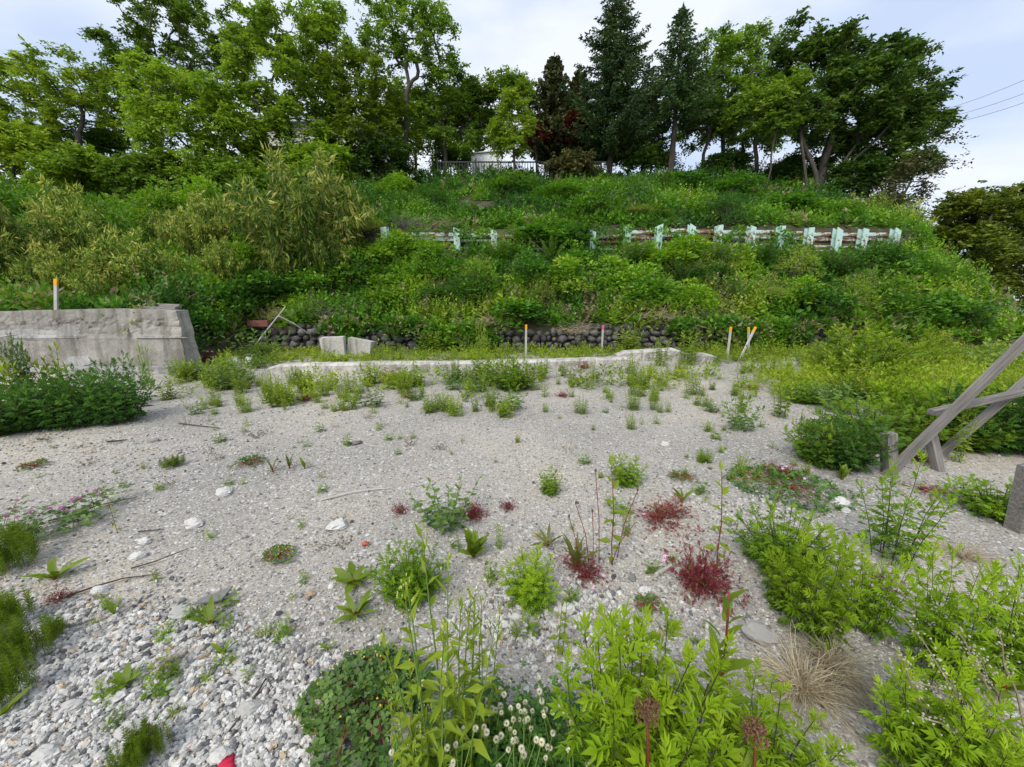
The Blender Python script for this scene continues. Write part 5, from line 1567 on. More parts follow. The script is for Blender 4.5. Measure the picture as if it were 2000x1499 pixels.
def herb(seed, n, spread, nl, leaf, T, mat, smat, tint=.5, top=.35, lean=.35, hvar=.3, u0=.12, srad=.010, tip=.45, droop=.1, dome=False, bud=None, roll=.4):
    r = np.random.default_rng(seed)
    gs, gl, gb = Geo(), Geo(), Geo()
    for k in range(n):
        a = 2.4 * k + r.random() * .5
        q = sqrt((k + .5) / n)
        b = np.array([cos(a), sin(a), 0]) * q * spread * .35
        H = (1 - (.45 * q ** 2 if dome else .25 * q)) * (1 - hvar * r.random())
        o = np.array([cos(a), sin(a), 0]) * q * spread * (.65 if dome else lean) + r.normal(size=3) * (.04, .04, 0)
        u = np.linspace(0, 1, 5)[:, None]
        P = b + o * u ** 1.4 + np.array([0, 0, H]) * u
        P[1:4] += r.normal(size=(3, 3)) * .012
        tube(gs, P, np.linspace(srad, srad * .4, 5), 4, cap=False)
        v = np.linspace(u0, 1, nl)
        i = np.minimum(3, (v * 4).astype(int)); f = (v * 4 - i)[:, None]
        pos = P[i] * (1 - f) + P[i + 1] * f
        aa = np.arange(nl) * 2.4 + r.random() * 6
        ax = unit(P[-1] - P[0])
        rise = -.05 + .35 * v + 1.3 * np.maximum(0, v - .72) / .28 - droop
        d = np.stack([np.cos(aa), np.sin(aa), np.zeros(nl)], 1) + ax * rise[:, None]
        sz = leaf * (1.05 - tip * v ** 2) * (.75 + .5 * r.random(nl)) * np.clip(.55 + v * 2.2, 0, 1)
        tn = tint + top * (v - .5) + r.normal(size=nl) * .07 + r.normal() * .06
        gl.inst(T, pos, frames(d, r.normal(size=nl) * roll), sz, np.clip(tn, 0, 1))
        if bud is not None:
            nb = 7
            V, F = blob_tpl(5, 4, 3, .1)
            pp = P[-1] + rdir(nb, -.2, 1, r) * (.045, .045, .05)
            gb.inst((V, F), pp, frames(rdir(nb, 0, 1, r)), np.full(nb, .011), .3 + .3 * r.random(nb))
    out = [('stems', gs.mesh('stems', True), smat), ('foliage', gl.mesh('foliage'), mat)]
    if bud is not None:
        out.append(('blossoms', gb.mesh('blossoms'), bud))
    return out

M_BUD = leaf_mat('pale_buds', [(0, (.30, .40, .06)), (1, (.62, .62, .25))], .2)
MLEAF = tpl([(0, 0, 0), (.35, -.15, .03), (1, 0, -.08), (.35, .15, .03)], [(0, 1, 2), (0, 2, 3)])
H_MUG = [herb(700 + k, 12, .75, 24, .23, LOBED, M_MUG, M_STEMD, .58, .60, srad=.007) for k in range(3)]
H_ROUND = [herb(710 + k, 40, 1.1, 13, .30, LOBED, M_MUG, M_STEMD, .38, .35, dome=True, hvar=.15) for k in range(2)]
H_TALL = [herb(720 + k, 9, .8, 26, .19, LOBED, M_MUG, M_STEMD, .42, .40, lean=.4, srad=.007) for k in range(2)]
H_DARK = [herb(730 + k, 34, 1.0, 17, .26, LOBED, M_MUGD, M_STEMD, .38, .35, dome=True) for k in range(2)]
H_SPIRE = [herb(735, 16, .45, 24, .16, LOBED, M_DULL, M_STEMG, .4, .3, lean=.2)]
H_DULL = [herb(740 + k, 12, .9, 13, .20, LEAF, M_DULL, M_STEMG, .55, .4, lean=.5) for k in range(2)]
H_GOLD = [herb(750 + k, [5, 9, 14][k], [.3, .5, .7][k], 26, .15, MLEAF, M_GOLD, M_STEMG, .55, .35, lean=.25, tip=.5) for k in range(3)]
H_GOLDW = [herb(755 + k, 8, .55, 18, .17, LEAF, M_GOLD, M_STEMG, .45, .4, lean=.3) for k in range(2)]
H_MUST = [herb(760 + k, 9, .42, 20, .135, MLEAF, M_GOLD, M_STEMG, .5, .15, lean=.3, tip=.55, bud=M_BUD, srad=.008) for k in range(2)]
H_STALK = [herb(765 + k, 1 + k, .15, 13, .14, LEAF, M_GOLD, M_STEMG if k else M_STEMR, .45, .2, lean=.3, tip=.5, srad=.008) for k in range(2)]
H_SEED = [herb(770 + k, 2 + k, .35, 9, .42, LANCE, M_GOLD, M_STEMG, .55, .3, lean=.4, u0=.1, srad=.02) for k in range(3)]
H_SEEDM = [herb(775 + k, 3 + 2 * k, .6, 9, .38, LOBED, M_MUG, M_STEMG, .5, .35, lean=.45) for k in range(2)]
H_BROWN = [herb(780, 7, 1.2, 9, .22, LEAF, leaf_mat('bronze_leaf', [(0, (.05, .04, .02)), (.5, (.09, .085, .03)), (1, (.14, .16, .04))], .25), M_STEMR, .5, .3, lean=.6)]
H_WISP = [herb(785, 9, .9, 12, .10, LANCE, M_DULL, M_STEMR, .5, .3, lean=.5, srad=.006)]

def size_put(pl, name, px, py, hpx, label, cat='plant', group=None, wk=1.0, rz=None, z=None):
    p = on_ground(px, py); p[2] = float(yard_z(p[0], p[1]))
    s = depth(p) / FPX
    h = 1.12 * hpx * s / max(.55, cos(math.atan2(CAM_H, math.hypot(p[0], p[1])) * .75))
    return put(pl, name, p - (0, 0, .01), label, cat, group, rng.random() * 6.28 if rz is None else rz, (h * wk, h * wk, h))

# ---- the larger weeds near the camera
GM = 'mugwort plants in the yard'
for k, (pl, px, py, h, wk, lab) in enumerate([
    (H_ROUND[0], 803, 1158, 84, .66, 'dense rounded bright green mugwort alone on the gravel'), (H_MUG[0], 1035, 1175, 92, .9, 'airy light green mugwort with divided leaves near the crimson herb'),
    (H_DULL[0], 872, 1022, 78, 1.05, 'dull green leafy clump above the broad dock'), (H_MUG[1], 1222, 948, 56, .95, 'small mugwort behind the slim flowering stalk'), (H_MUG[2], 1075, 965, 48, .8, 'small neat mugwort on fine grey gravel'),
    (H_MUG[0], 1375, 902, 28, 1.0, 'tiny mugwort alone on pale gravel'), (H_DULL[1], 1446, 838, 68, .75, 'olive leafy clump standing on the open gravel'), (H_GOLDW[0], 1524, 812, 70, .75, 'upright green clump behind the olive one'),
    (H_ROUND[1], 1530, 1110, 100, .8, 'dense deep mugwort mound behind the bright cluster'), (H_MUG[0], 1585, 1240, 205, .5, 'large bright mugwort with yellow green tips'), (H_MUG[1], 1685, 1230, 165, .5, 'bright mugwort beside the largest one'), (H_MUG[2], 1525, 1185, 105, .6, 'bright mugwort leaning from the dense mound'),
    (H_TALL[0], 1740, 1095, 190, .55, 'tall dark stemmed mugwort with spaced leaves before the timber post'), (H_MUG[1], 1830, 1320, 235, .48, 'tall yellow tipped mugwort near the frame edge'), (H_MUG[2], 1965, 1310, 200, .58, 'dark leafed mugwort at the frame edge'),
    (H_MUG[0], 1790, 1510, 230, .62, 'bright mugwort among dry stalks in the bottom corner'), (H_MUG[1], 1905, 1560, 210, .62, 'low mugwort under the dry stalks'), (H_ROUND[1], 1945, 1006, 58, 1.15, 'low spreading mugwort beside the thick timber post'),
    (H_MUG[2], 1215, 1570, 310, .55, 'bright jagged mugwort rising behind the brown seed head'), (H_MUG[1], 1290, 1540, 260, .68, 'bright mugwort with wide lower leaves beside the red stemmed dock'), (H_MUG[0], 1490, 1540, 170, .9, 'light mugwort beside the orange scrap'), 
    (H_DARK[1], 1640, 912, 105, .7, 'feathery green mugwort beside the short timber post'), (H_ROUND[0], 1600, 905, 75, .7, 'fresh green mugwort spreading toward the gravel'), (H_ROUND[1], 1700, 870, 80, 1.1, 'light mugwort behind the short timber post'),
    (H_ROUND[0], 1780, 850, 75, .9, 'light mugwort under the sloping braces'), (H_DARK[0], 1900, 868, 105, .9, 'dark mugwort between the two braces'), (H_DARK[1], 1985, 872, 120, .9, 'dark mugwort behind the lower brace'), (H_TALL[1], 1850, 860, 130, .9, 'tall stemmed mugwort behind the upper brace'),
    (H_ROUND[1], 1860, 872, 70, .9, 'yellowing mugwort low under the braces'), (H_MUG[0], 1790, 805, 70, 1.0, 'mugwort behind the rail end'), (H_MUG[1], 1720, 790, 60, 1.2, 'low wide mugwort beyond the rail'), (H_ROUND[0], 1890, 830, 70, 1.2, 'mugwort mound beyond the rail')]):
    size_put(pl, 'mugwort', px, py, h, lab, 'plant', GM, wk)
GD = 'dark weed mounds before the concrete wall'
for k, (pl, px, py, h, wk, lab) in enumerate([(H_DARK[0], 232, 826, 118, .55, 'dark green feathery weed mound nearest the gravel'), (H_DARK[1], 138, 834, 105, .65, 'dark feathery weed mound with fern like leaves'), (H_GOLDW[0], 30, 822, 150, .6, 'light green leafy weeds at the frame edge'),
    (H_SPIRE[0], 62, 812, 165, .4, 'tall spire shaped dull green weed'), (H_DARK[0], 75, 835, 100, .8, 'dark weed mound below the spire'), (H_GOLDW[1], 125, 800, 125, .6, 'light green weeds before the wall footing'), (H_DARK[1], 190, 800, 70, 1.0, 'dark weeds between the mounds'), (H_DARK[0], 10, 845, 60, 1.2, 'low dark weeds cut by the frame edge')]):
    size_put(pl, 'weed_mound', px, py, h, lab, 'plant', GD, wk)
GS = 'upright flowering stalks in the yard'
for pl, px, py, h, wk, lab in [(H_MUST[0], 868, 1530, 400, .5, 'tall pale green mustard stalks beside the white clover'), (H_MUST[1], 925, 1490, 290, .5, 'second mustard stalk group behind the clover heads'), (H_MUST[1], 810, 1560, 230, .5, 'mustard stalks beside the medick'),
    (H_STALK[0], 1203, 1105, 215, .7, 'single tall leafy stalk by the dandelion'), (H_STALK[0], 1408, 1125, 225, .7, 'single tall stalk rising from the crimson herb'), (H_STALK[1], 1092, 1275, 135, .7, 'short leafy stalk above the bright mugwort'), (H_STALK[0], 232, 1040, 118, .6, 'thin leafy stalk near the purple clover'),
    (H_GOLDW[0], 1560, 880, 80, .5, 'narrow leafy stalks beside the broad rosette'), (H_GOLD[0], 1870, 905, 130, .5, 'willow leaved stalk before the leaning short post'), (H_STALK[1], 205, 830, 50, .8, 'small stalk at the edge of the dark weed mound'), (H_GOLD[0], 975, 1070, 60, .6, 'feathery stalk beside the broad dock'), (H_GOLD[0], 1222, 1045, 60, .7, 'pale feathery stalk above the gravel')]:
    size_put(pl, 'leafy_stalk', px, py, h, lab, 'plant', GS, wk)

# ---- crimson herb robert
def crimson(seed, n=60, flowers=14):
    r = np.random.default_rng(seed)
    gs, gl, gf = Geo(), Geo(), Geo()
    pos, dr, tn = [], [], []
    for k in range(n):
        d = rdir(1, .15, 1, r)[0] * (1, 1, .9)
        L = .35 + .65 * r.random()
        P = np.array([(0, 0, 0), d * L * .55 + (0, 0, .06), d * L])
        tube(gs, P, [.006, .004, .002], 3, cap=False)
        for j in range(13):
            u = .25 + .75 * r.random()
            p = d * L * u + r.normal(size=3) * .07
            p[2] = abs(p[2])
            pos.append(p); dr.append(d + r.normal(size=3) * .8); tn.append(r.random())
    gl.inst(LOBED, np.array(pos), frames(np.array(dr), r.normal(size=len(pos))), .13 * (.6 + .6 * r.random(len(pos))), np.array(tn) ** 1.3)
    out = [('stems', gs.mesh('stems'), M_STEMR), ('foliage', gl.mesh('foliage'), M_CRIM)]
    for k in range(flowers):
        c = rdir(1, .2, 1, r)[0] * (1.05, 1.05, .95) * (.6 + .5 * r.random())
        nrm = unit(c + (0, -.5, .6))
        f = frames(nrm)[0]
        for q in range(5):
            a = 2 * pi * q / 5
            d = f[:, 1] * cos(a) + f[:, 2] * sin(a)
            gf.inst(LEAF, np.array([c]), frames(d[None], upv=nrm), np.array([.065]), .5)
    if flowers:
        out.append(('blossoms', gf.mesh('blossoms'), M_PINK2))
    return out
CR = [crimson(800), crimson(801, 44, 8), crimson(802, 30, 5)]
for pl, px, py, w, h, lab in [(CR[0], 1370, 1150, 150, 125, 'largest crimson leaved herb with small pink flowers'), (CR[1], 1135, 1115, 115, 48, 'crimson herb at the foot of the dandelion stalks'), (CR[1], 1300, 1015, 130, 55, 'reddish sprawling herb behind the largest crimson one'),
    (CR[0], 925, 1008, 60, 42, 'crimson herb beside the dull green clump'), (CR[2], 990, 992, 50, 26, 'small brick red herb on fine gravel'), (CR[2], 780, 1000, 50, 32, 'thin pinkish herb before the dull green clump'), (CR[1], 1525, 930, 90, 34, 'pale red herb above the medick mat'),
    (CR[2], 1730, 1145, 110, 36, 'sparse crimson herb between mugworts'), (CR[2], 1825, 965, 100, 28, 'red herb on bare soil near the thick post'), (CR[1], 1790, 900, 70, 30, 'red herb under the braces'), (CR[2], 118, 1165, 60, 30, 'red stems under the broad leaved seedling'), (CR[1], 405, 712, 70, 36, 'crimson herb at the broken wall end'),
    (CR[1], 765, 745, 60, 34, 'crimson herb before the white kerb'), (CR[2], 1140, 720, 36, 26, 'crimson herb touching the kerb further along'), (CR[2], 600, 785, 40, 26, 'crimson weed before the kerb near its broken end'), (CR[2], 800, 780, 36, 28, 'brick red weed before the kerb'), (CR[1], 1672, 722, 46, 30, 'reddish weed in the green patch past the kerb'), (CR[2], 1470, 760, 40, 18, 'low red weed on pale gravel'), (CR[2], 1100, 775, 40, 20, 'low brick red weed on the open gravel')]:
    p = on_ground(px, py); s = depth(p) / FPX
    put(pl, 'crimson_herb', p - (0, 0, .01), lab, 'plant', 'crimson herbs in the yard', rng.random() * 6, (w * s * .6, w * s * .6, h * s * 1.15))

# ---- clovers: every flower head is a part
def head_mesh(seed, n=60):
    r = np.random.default_rng(seed)
    g = Geo()
    i = np.arange(n) + .5
    z = 1 - 1.75 * i / n
    a = i * 2.39996
    q = np.sqrt(np.maximum(0, 1 - z * z))
    d = np.stack([q * np.cos(a), q * np.sin(a), z], 1)
    g.inst(LANCE, d * .18, frames(d + (0, 0, .35), r.normal(size=n) * .3), np.stack([np.full(n, .42), np.full(n, .85), np.full(n, .5)], 1), np.clip(.5 + .5 * z + r.normal(size=n) * .12, 0, 1))
    return g.mesh('flower_head')
HW = [head_mesh(k) for k in (1, 2)]
HW_P = [head_mesh(k) for k in (5,)]
def clover(name, label, spots, heads, fmat, r_head, n_leaf, spread, leaf, lmat, seed, hgt=(.12, .24), heights=None):
    r = np.random.default_rng(seed)
    c = np.mean([on_ground(x, y) for x, y in spots], 0)
    t = thing(name, c, label, 'flower')
    gs, gl = Geo(), Geo()
    for x, y in spots:
        h = hgt[0] + (hgt[1] - hgt[0]) * r.random()
        d = ray(x, y)
        top = CAMP + d * ((h - CAM_H) / d[2])
        b = top * (1, 1, 0) + r.normal(size=3) * (.05, .05, 0)
        tube(gs, np.array([b, b * .5 + top * .5 + r.normal(size=3) * .012, top]) - c, [.0022, .002, .0016], 4, cap=False)
        o = link('flower_head', heads[r.integers(len(heads))], t, fmat)
        o.location = top - c
        k = r_head * (.75 + .45 * r.random())
        o.scale = (k, k, k)
        o.rotation_euler = (r.normal() * .35, r.normal() * .35, r.random() * 6)
        m = n_leaf
        p = b + np.stack([r.normal(size=m) * spread, r.normal(size=m) * spread, .03 + .11 * r.random(m)], 1)
        gl.inst(TREFOIL, p - c, frames(np.stack([r.normal(size=m), r.normal(size=m), .25 * r.normal(size=m)], 1), r.normal(size=m) * .3), leaf * (.7 + .6 * r.random(m)), np.clip(r.normal(.4, .2, m), 0, 1))
    link('stems', gs.mesh('stems'), t, M_STEMG, kind='stuff')
    link('foliage', gl.mesh('foliage'), t, lmat)
r1 = np.random.default_rng(77)
sp = [(r1.normal(1000, 60), r1.normal(1395, 40)) for _ in range(44)] + [(r1.uniform(850, 1120), r1.uniform(1380, 1500)) for _ in range(26)]
clover('white_clover', 'dense white clover patch with cream flower heads at the frame bottom', sp, HW, M_CREAM, .0165, 22, .06, .018, M_MUGD, 811, (.17, .30))
clover('white_clover', 'few white clover heads scattered under the bright mugwort', [(1170, 1452), (1218, 1440), (1315, 1480), (1375, 1425), (1140, 1385), (1150, 1495), (1460, 1490)], HW, M_CREAM, .021, 14, .05, .018, M_MUGD, 812)
clover('white_clover', 'white clover heads beside the board offcut and mustard', [(765, 1470), (812, 1415), (825, 1335), (890, 1455), (885, 1490), (850, 1430), (780, 1420)], HW, M_CREAM, .021, 16, .06, .018, M_MUGD, 813)
clover('red_clover', 'purple red clover with a row of flower heads by the dark twig', [(12, 1008), (30, 998), (34, 1010), (62, 1000), (97, 993), (120, 992), (132, 998), (142, 976), (155, 974), (170, 960), (187, 958), (192, 968), (33, 978)], HW_P, M_PURP, .030, 16, .07, .03, M_DULL, 814, (.14, .2))

# ---- horsetail and grass
def horsetail(seed, n):
    r = np.random.default_rng(seed)
    gs, gl = Geo(), Geo()
    for k in range(n):
        b = np.array([r.normal() * .32, r.normal() * .32, 0])
        h = .55 + .45 * r.random()
        tip = b + (r.normal() * .06, r.normal() * .06, h)
        tube(gs, np.array([b, tip]), [.008, .003], 3, cap=False)
        for w in range(9):
            u = .2 + .8 * w / 9
            m = 6
            a = np.arange(m) * 2 * pi / m + r.random()
            d = np.stack([np.cos(a), np.sin(a), np.full(m, .95)], 1)
            gl.inst(LANCE, np.repeat((b + (tip - b) * u)[None], m, 0), frames(d), np.stack([np.full(m, .23 * (1.15 - u * .75)), np.full(m, .10), np.full(m, .2)], 1), np.clip(r.normal(.5, .2, m), 0, 1))
    return [('stems', gs.mesh('stems'), M_HORSE), ('foliage', gl.mesh('foliage'), M_HORSE)]
HT = [horsetail(820, 55), horsetail(821, 40)]
for pl, px, py, w, h, lab in [(HT[0], 15, 1110, 120, 80, 'bright green horsetail patch at the frame edge below the purple clover'), (HT[1], 40, 1062, 80, 55, 'yellow green horsetail tuft under the purple clover'), (HT[0], 5, 1230, 120, 80, 'horsetail at the frame edge midway down'), (HT[0], 40, 1290, 140, 90, 'horsetail patch beside the coarse gravel'),
    (HT[1], 20, 1370, 110, 110, 'tall horsetail at the frame edge near the bottom'), (HT[1], 290, 1475, 120, 85, 'sparse horsetail growing through coarse gravel'), (HT[1], 262, 1500, 100, 60, 'thin horsetail at the frame bottom'), (HT[1], 340, 912, 60, 24, 'low lime green grass tuft on the sandy gravel'), (HT[1], 110, 1240, 70, 40, 'wispy horsetail between stones')]:
    p = on_ground(px, py); s = depth(p) / FPX
    put(pl, 'horsetail', p, lab, 'plant', 'horsetail patches', rng.random() * 6, (w * s * .5, w * s * .5, h * s * 1.0))
def straw(seed, n, droop):
    r = np.random.default_rng(seed)
    g = Geo()
    for k in range(n):
        a = r.random() * 2 * pi
        o = np.array([cos(a), sin(a), 0])
        L = .5 + .55 * r.random(); e = r.random() ** .7
        u = np.linspace(0, 1, 5)[:, None]
        P = r.normal(size=3) * (.05, .05, 0) + o * L * u * (.35 + .65 * e) + np.array([0, 0, 1]) * L * (u * (1.05 - .75 * e) - droop * u ** 2.4 * (.4 + .5 * e))
        P[:, 2] = np.maximum(P[:, 2], .01)
        P[1:] += np.cumsum(r.normal(size=(4, 3)) * .03, 0)
        P[:, 2] = np.maximum(P[:, 2], .01)
        tube(g, P, np.linspace(.0042, .0016, 5), 3, tint=r.random(), cap=False)
    return [('blades', g.mesh('blades'), M_STRAW)]
ST = [straw(830, 420, .75), straw(831, 150, .6)]
for pl, px, py, w, lab in [(ST[0], 1565, 1350, 150, 'big tangled straw tuft of dead grass'), (ST[0], 1625, 1310, 120, 'dead straw leaning out of the big tuft toward mugwort'), (ST[1], 332, 1296, 55, 'small yellow straw tuft in the coarse gravel'), (ST[1], 1182, 1215, 38, 'tiny golden straw tuft on the gravel'), (ST[0], 1900, 1470, 170, 'dry straw lying in the bottom corner'), (ST[1], 1290, 1000, 50, 'thin straw in the reddish herb'), (ST[1], 1700, 860, 60, 'dead straw at the short post'), (ST[1], 1880, 1090, 90, 'thin straw blades on bare soil near the frame edge')]:
    p = on_ground(px, py); s = depth(p) / FPX
    put(pl, 'straw_tuft', p, lab, 'grass', 'dead straw tufts', rng.random() * 6, w * s)
gt = [('blades', horsetail(822, 26)[1][1], M_HORSE)]
# dry mugwort stalks with seed beads, arching
def dry_stalk(pts, label):
    P = np.array(pts); o = P[0].copy()
    u = np.linspace(0, 1, 14); k = np.linspace(0, 1, len(P))
    Q = np.stack([np.interp(u, k, P[:, i]) for i in range(3)], 1)
    t = thing('dry_stalk', o, label, 'dry stalk', 'dry seed stalks in the bottom corner')
    g = Geo(); tube(g, Q - o, np.linspace(.004, .0015, 14), 4, cap=False); link('stem', g.mesh('stem'), t, M_STRAW)
    gb = Geo(); n = 46
    v = .35 + .65 * rng.random(n)
    pp = np.stack([np.interp(v, u, Q[:, i]) for i in range(3)], 1) - o + rng.normal(size=(n, 3)) * .012
    gb.inst(blob_tpl(5, 4, 2, .2), pp, frames(rdir(n)), .0065 * (.6 + .7 * rng.random(n)), .5 + .5 * rng.random(n))
    link('seed_heads', gb.mesh('seed_heads'), t, leaf_mat('dry_seed', [(0, (.22, .19, .14)), (1, (.46, .42, .35))], .1) if 'dry_seed' not in bpy.data.materials else bpy.data.materials['dry_seed'], kind='stuff')
for k, (b, m, e, lab) in enumerate([((1940, 1480), (1850, 1330), (1755, 1195), 'longest arching dry seed stalk reaching over the mugwort'), ((1960, 1440), (1900, 1290), (1862, 1225), 'dry seed stalk curving beside the dark leafed mugwort'), ((1960, 1400), (1930, 1330), (1905, 1275), 'short dry seed stalk near the frame edge'),
    ((1830, 1470), (1780, 1340), (1745, 1255), 'dry seed stalk with a nodding tip'), ((1990, 1460), (1900, 1380), (1780, 1330), 'low lying dry seed stalk'), ((2000, 1420), (1960, 1300), (1950, 1230), 'upright dry seed stalk at the frame edge'), ((1980, 1500), (1880, 1440), (1790, 1400), 'lowest dry seed stalk in the corner')]):
    B = on_ground(*b); M_ = at_y(*m, B[1] - .05); E = at_y(*e, B[1] - .1)
    dry_stalk([B, (B + M_) / 2 + (.0, 0, .03), M_, (M_ + E) / 2 + (0, 0, .015), E], lab)

# ---- broad leaved rosettes and docks, each leaf a part
def leaf_mesh(L, w, seed, wavy=.05, arch=.25):
    r = np.random.default_rng(seed)
    n = 7
    u = np.linspace(0, 1, n)
    hw = w * np.sin(np.clip(u * .9 + .08, 0, 1) * pi) ** .75
    V, F = [], []
    for i in range(n):
        z = arch * u[i] * (1 - 1.15 * u[i])
        for s in (-1, 0, 1):
            V.append((u[i] * L, s * hw[i] * L + (wavy * r.normal() * hw[i] if s else 0), z * L + (.10 * hw[i] * L + wavy * r.normal() * .3 * L * hw[i] * 3 if s else 0)))
    for i in range(n - 1):
        for s in (0, 1):
            a = i * 3 + s
            F.append((a, a + 3, a + 4, a + 1))
    return Geo().add(V, F, .5).mesh('leaf', True)
LM = [leaf_mesh(1, .13, 840, .12), leaf_mesh(1, .125, 841, .25), leaf_mesh(1, .075, 842, .2), leaf_mesh(1, .18, 843, .15)]
M_DOCK = leaf_mat('dock_leaf', [(0, (.08, .14, .012)), (.5, (.16, .24, .018)), (1, (.24, .32, .03))], .35, wear=9.0)
M_DOCKR = leaf_mat('reddish_dock_leaf', [(0, (.08, .06, .02)), (.5, (.13, .15, .03)), (1, (.2, .2, .03))], .3)
M_PLANT = leaf_mat('striped_plantain_leaf', [(0, (.06, .09, .02)), (.5, (.10, .145, .035)), (1, (.16, .2, .05))], .3)
def rosette(px, py, w, n, lm, mat, label, up=(.3, .9), name='broadleaf_weed', stem=None, L=(.35, .6), group='broad leaved weeds in the yard'):
    p = on_ground(px, py); p[2] = float(yard_z(p[0], p[1]))
    s = depth(p) / FPX
    t = thing(name, p, label, 'plant', group)
    for k in range(n):
        o = link('leaf', LM[lm], t, mat)
        a = k * 2.4 + rng.random() * .6
        el = up[0] + (up[1] - up[0]) * rng.random()
        o.rotation_euler = (rng.normal() * .25, -el, a)
        l = w * s * (L[0] + (L[1] - L[0]) * rng.random())
        o.scale = (l, l, l)
        o.location = (0, 0, .01)
    g = Geo()
    tube(g, np.array([(0, 0, -.01), (0, 0, w * s * .12)]), [w * s * .035, w * s * .02], 5)
    link('crown_base', g.mesh('crown_base'), t, M_STEMR)
for a in [(925, 1085, 100, 13, 3, M_DOCK, 'broad leaved light green dock on the gravel', (.7, 1.3)), (690, 1137, 84, 11, 3, M_DOCKR, 'flat rosette with red brown edged leaves', (.15, .6)), (695, 1200, 105, 9, 1, M_DOCK, 'toothed green rosette before the rounded mugwort', (.2, .9)),
          (105, 1128, 95, 9, 1, M_PLANT, 'striped broad leaved seedling beside the horsetail', (.3, .9)), (222, 1196, 60, 4, 1, M_DOCKR, 'purplish two leaved seedling in white gravel', (.8, 1.2)), (436, 1272, 70, 6, 1, M_DOCKR, 'bronze leaved seedling in coarse gravel', (.6, 1.2)), (410, 1215, 90, 7, 1, M_DOCK, 'green leaning leaves below the slate piece', (.4, .9)),
          (533, 924, 60, 5, 2, M_DOCKR, 'bronze seedling with spreading leaves, first of three', (.4, 1)), (566, 918, 60, 5, 2, M_DOCKR, 'bronze seedling with an upright leaf, middle of three', (.7, 1.3)), (596, 918, 42, 5, 1, M_DOCK, 'light green seedling, last of three in a row', (.7, 1.3)),
          (245, 1335, 80, 8, 3, M_DOCK, 'roundish leaved weed behind the small straw tuft', (.3, .9)), (640, 1265, 50, 6, 1, M_DOCK, 'small toothed rosette above the medick', (.3, .9)), (1643, 938, 60, 8, 3, M_DOCK, 'lime green broad rosette at the foot of the feathery mugwort', (.9, 1.4)), (1590, 855, 60, 7, 3, M_DOCK, 'lime broad rosette near the narrow stalks', (.6, 1.2)),
          (1125, 1110, 120, 9, 2, M_DULL, 'dandelion leaves below its dry stalks', (.7, 1.3)), (1070, 1065, 90, 7, 2, M_DULL, 'low green dandelion rosette', (.2, .7)), (845, 1150, 60, 4, 3, M_DULL, 'grey green round leaves beside the rounded mugwort', (.4, 1)), (1530, 1190, 80, 5, 1, M_DOCK, 'thin leaved sprout below the crimson herb', (.5, 1.1)), (1330, 985, 70, 5, 1, M_DOCK, 'pale pointed leaves in the reddish herb', (.7, 1.2)), (0, 1400, 90, 5, 1, M_PLANT, 'reddish stemmed weed cut by the frame edge', (.4, 1)), (1960, 1350, 130, 7, 3, M_DOCK, 'broad dull leaves under the dark leafed mugwort', (.2, .8))]:
    rosette(*a)
def red_dock(px, py, hpx, label, seed_head, zscale=1.0, topless=False):
    r = np.random.default_rng(int(px))
    p = on_ground(px, py); s = depth(p) / FPX
    H = hpx * s * 1.12
    t = thing('red_stemmed_dock', p, label, 'plant', 'docks with red stems')
    g = Geo(); n = 8
    P = np.stack([.02 * np.sin(np.linspace(0, 3, n)), np.zeros(n), np.linspace(0, H, n)], 1)
    tube(g, P, np.linspace(.007, .003, n), 6); link('stem', g.mesh('stem', True), t, M_STEMR)
    for k in range(11 if seed_head else 19):
        u = .04 + .95 * k / 19 if not seed_head else .04 + .6 * k / 11
        o = link('leaf', LM[k % 2], t, M_DOCK)
        o.location = (0, 0, u * H)
        o.rotation_euler = (r.normal() * .3, -(.35 + .7 * u + .2 * r.normal()), k * 2.4 + r.random())
        l = (.15 - .07 * u) * (.8 + .4 * r.random()) * zscale
        o.scale = (l, l * 1.15, l)
    if seed_head:
        gb = Geo(); m = 170
        q = rdir(m, -.6, 1, r) * r.random((m, 1)) ** .5 * (.036, .036, .034)
        gb.inst(blob_tpl(5, 4, 4, .2), q + (P[-1] + (0, 0, .01)), frames(rdir(m)), .007 * (.6 + .8 * r.random(m)), r.random(m))
        link('seed_heads', gb.mesh('seed_heads'), t, M_SEED, kind='stuff')
red_dock(1377, 1475, 330, 'tall red stemmed dock with wavy leaves up to its tip', False)
red_dock(1236, 1660, 300, 'red stemmed dock topped by a brown seed head', True)
red_dock(1440, 1620, 210, 'brown seeding dock beside the orange scrap', True)
# dandelion stalks
for k, (x, y, top, dx) in enumerate(((1170, 1100, 925, -16), (1158, 1100, 1000, -6), (1195, 1100, 1020, 40), (1150, 1100, 985, -30), (1205, 1090, 960, 30), (1130, 1100, 1010, -22))):
    p = on_ground(x, y); s = depth(p) / FPX
    t = thing('dandelion_stalk', p, ['tallest bare dandelion stalk', 'straight bare dandelion stalk', 'dandelion stalk with a half closed yellow head', 'dark bare stalk leaning toward the airy mugwort', 'thin bare stalk leaning toward the reddish herb', 'short bare stalk over the dandelion leaves'][k] + ' among the crimson herb', 'plant', 'dandelion stalks')
    h = (y - top) * s * 1.1
    g = Geo(); tube(g, np.array([(0, 0, 0), (dx * s * .3, 0, h * .5), (dx * s, 0, h)]), [.0028, .0024, .002], 5); link('stem', g.mesh('stem'), t, M_STEMR)
    V, F = blob_tpl(7, 5, 4, .1); g = Geo().add(V * (.014, .014, .024) + (dx * s, 0, h + .008), F); link('flower_head', g.mesh('flower_head'), t, M_BUD if k == 2 else M_SEED)

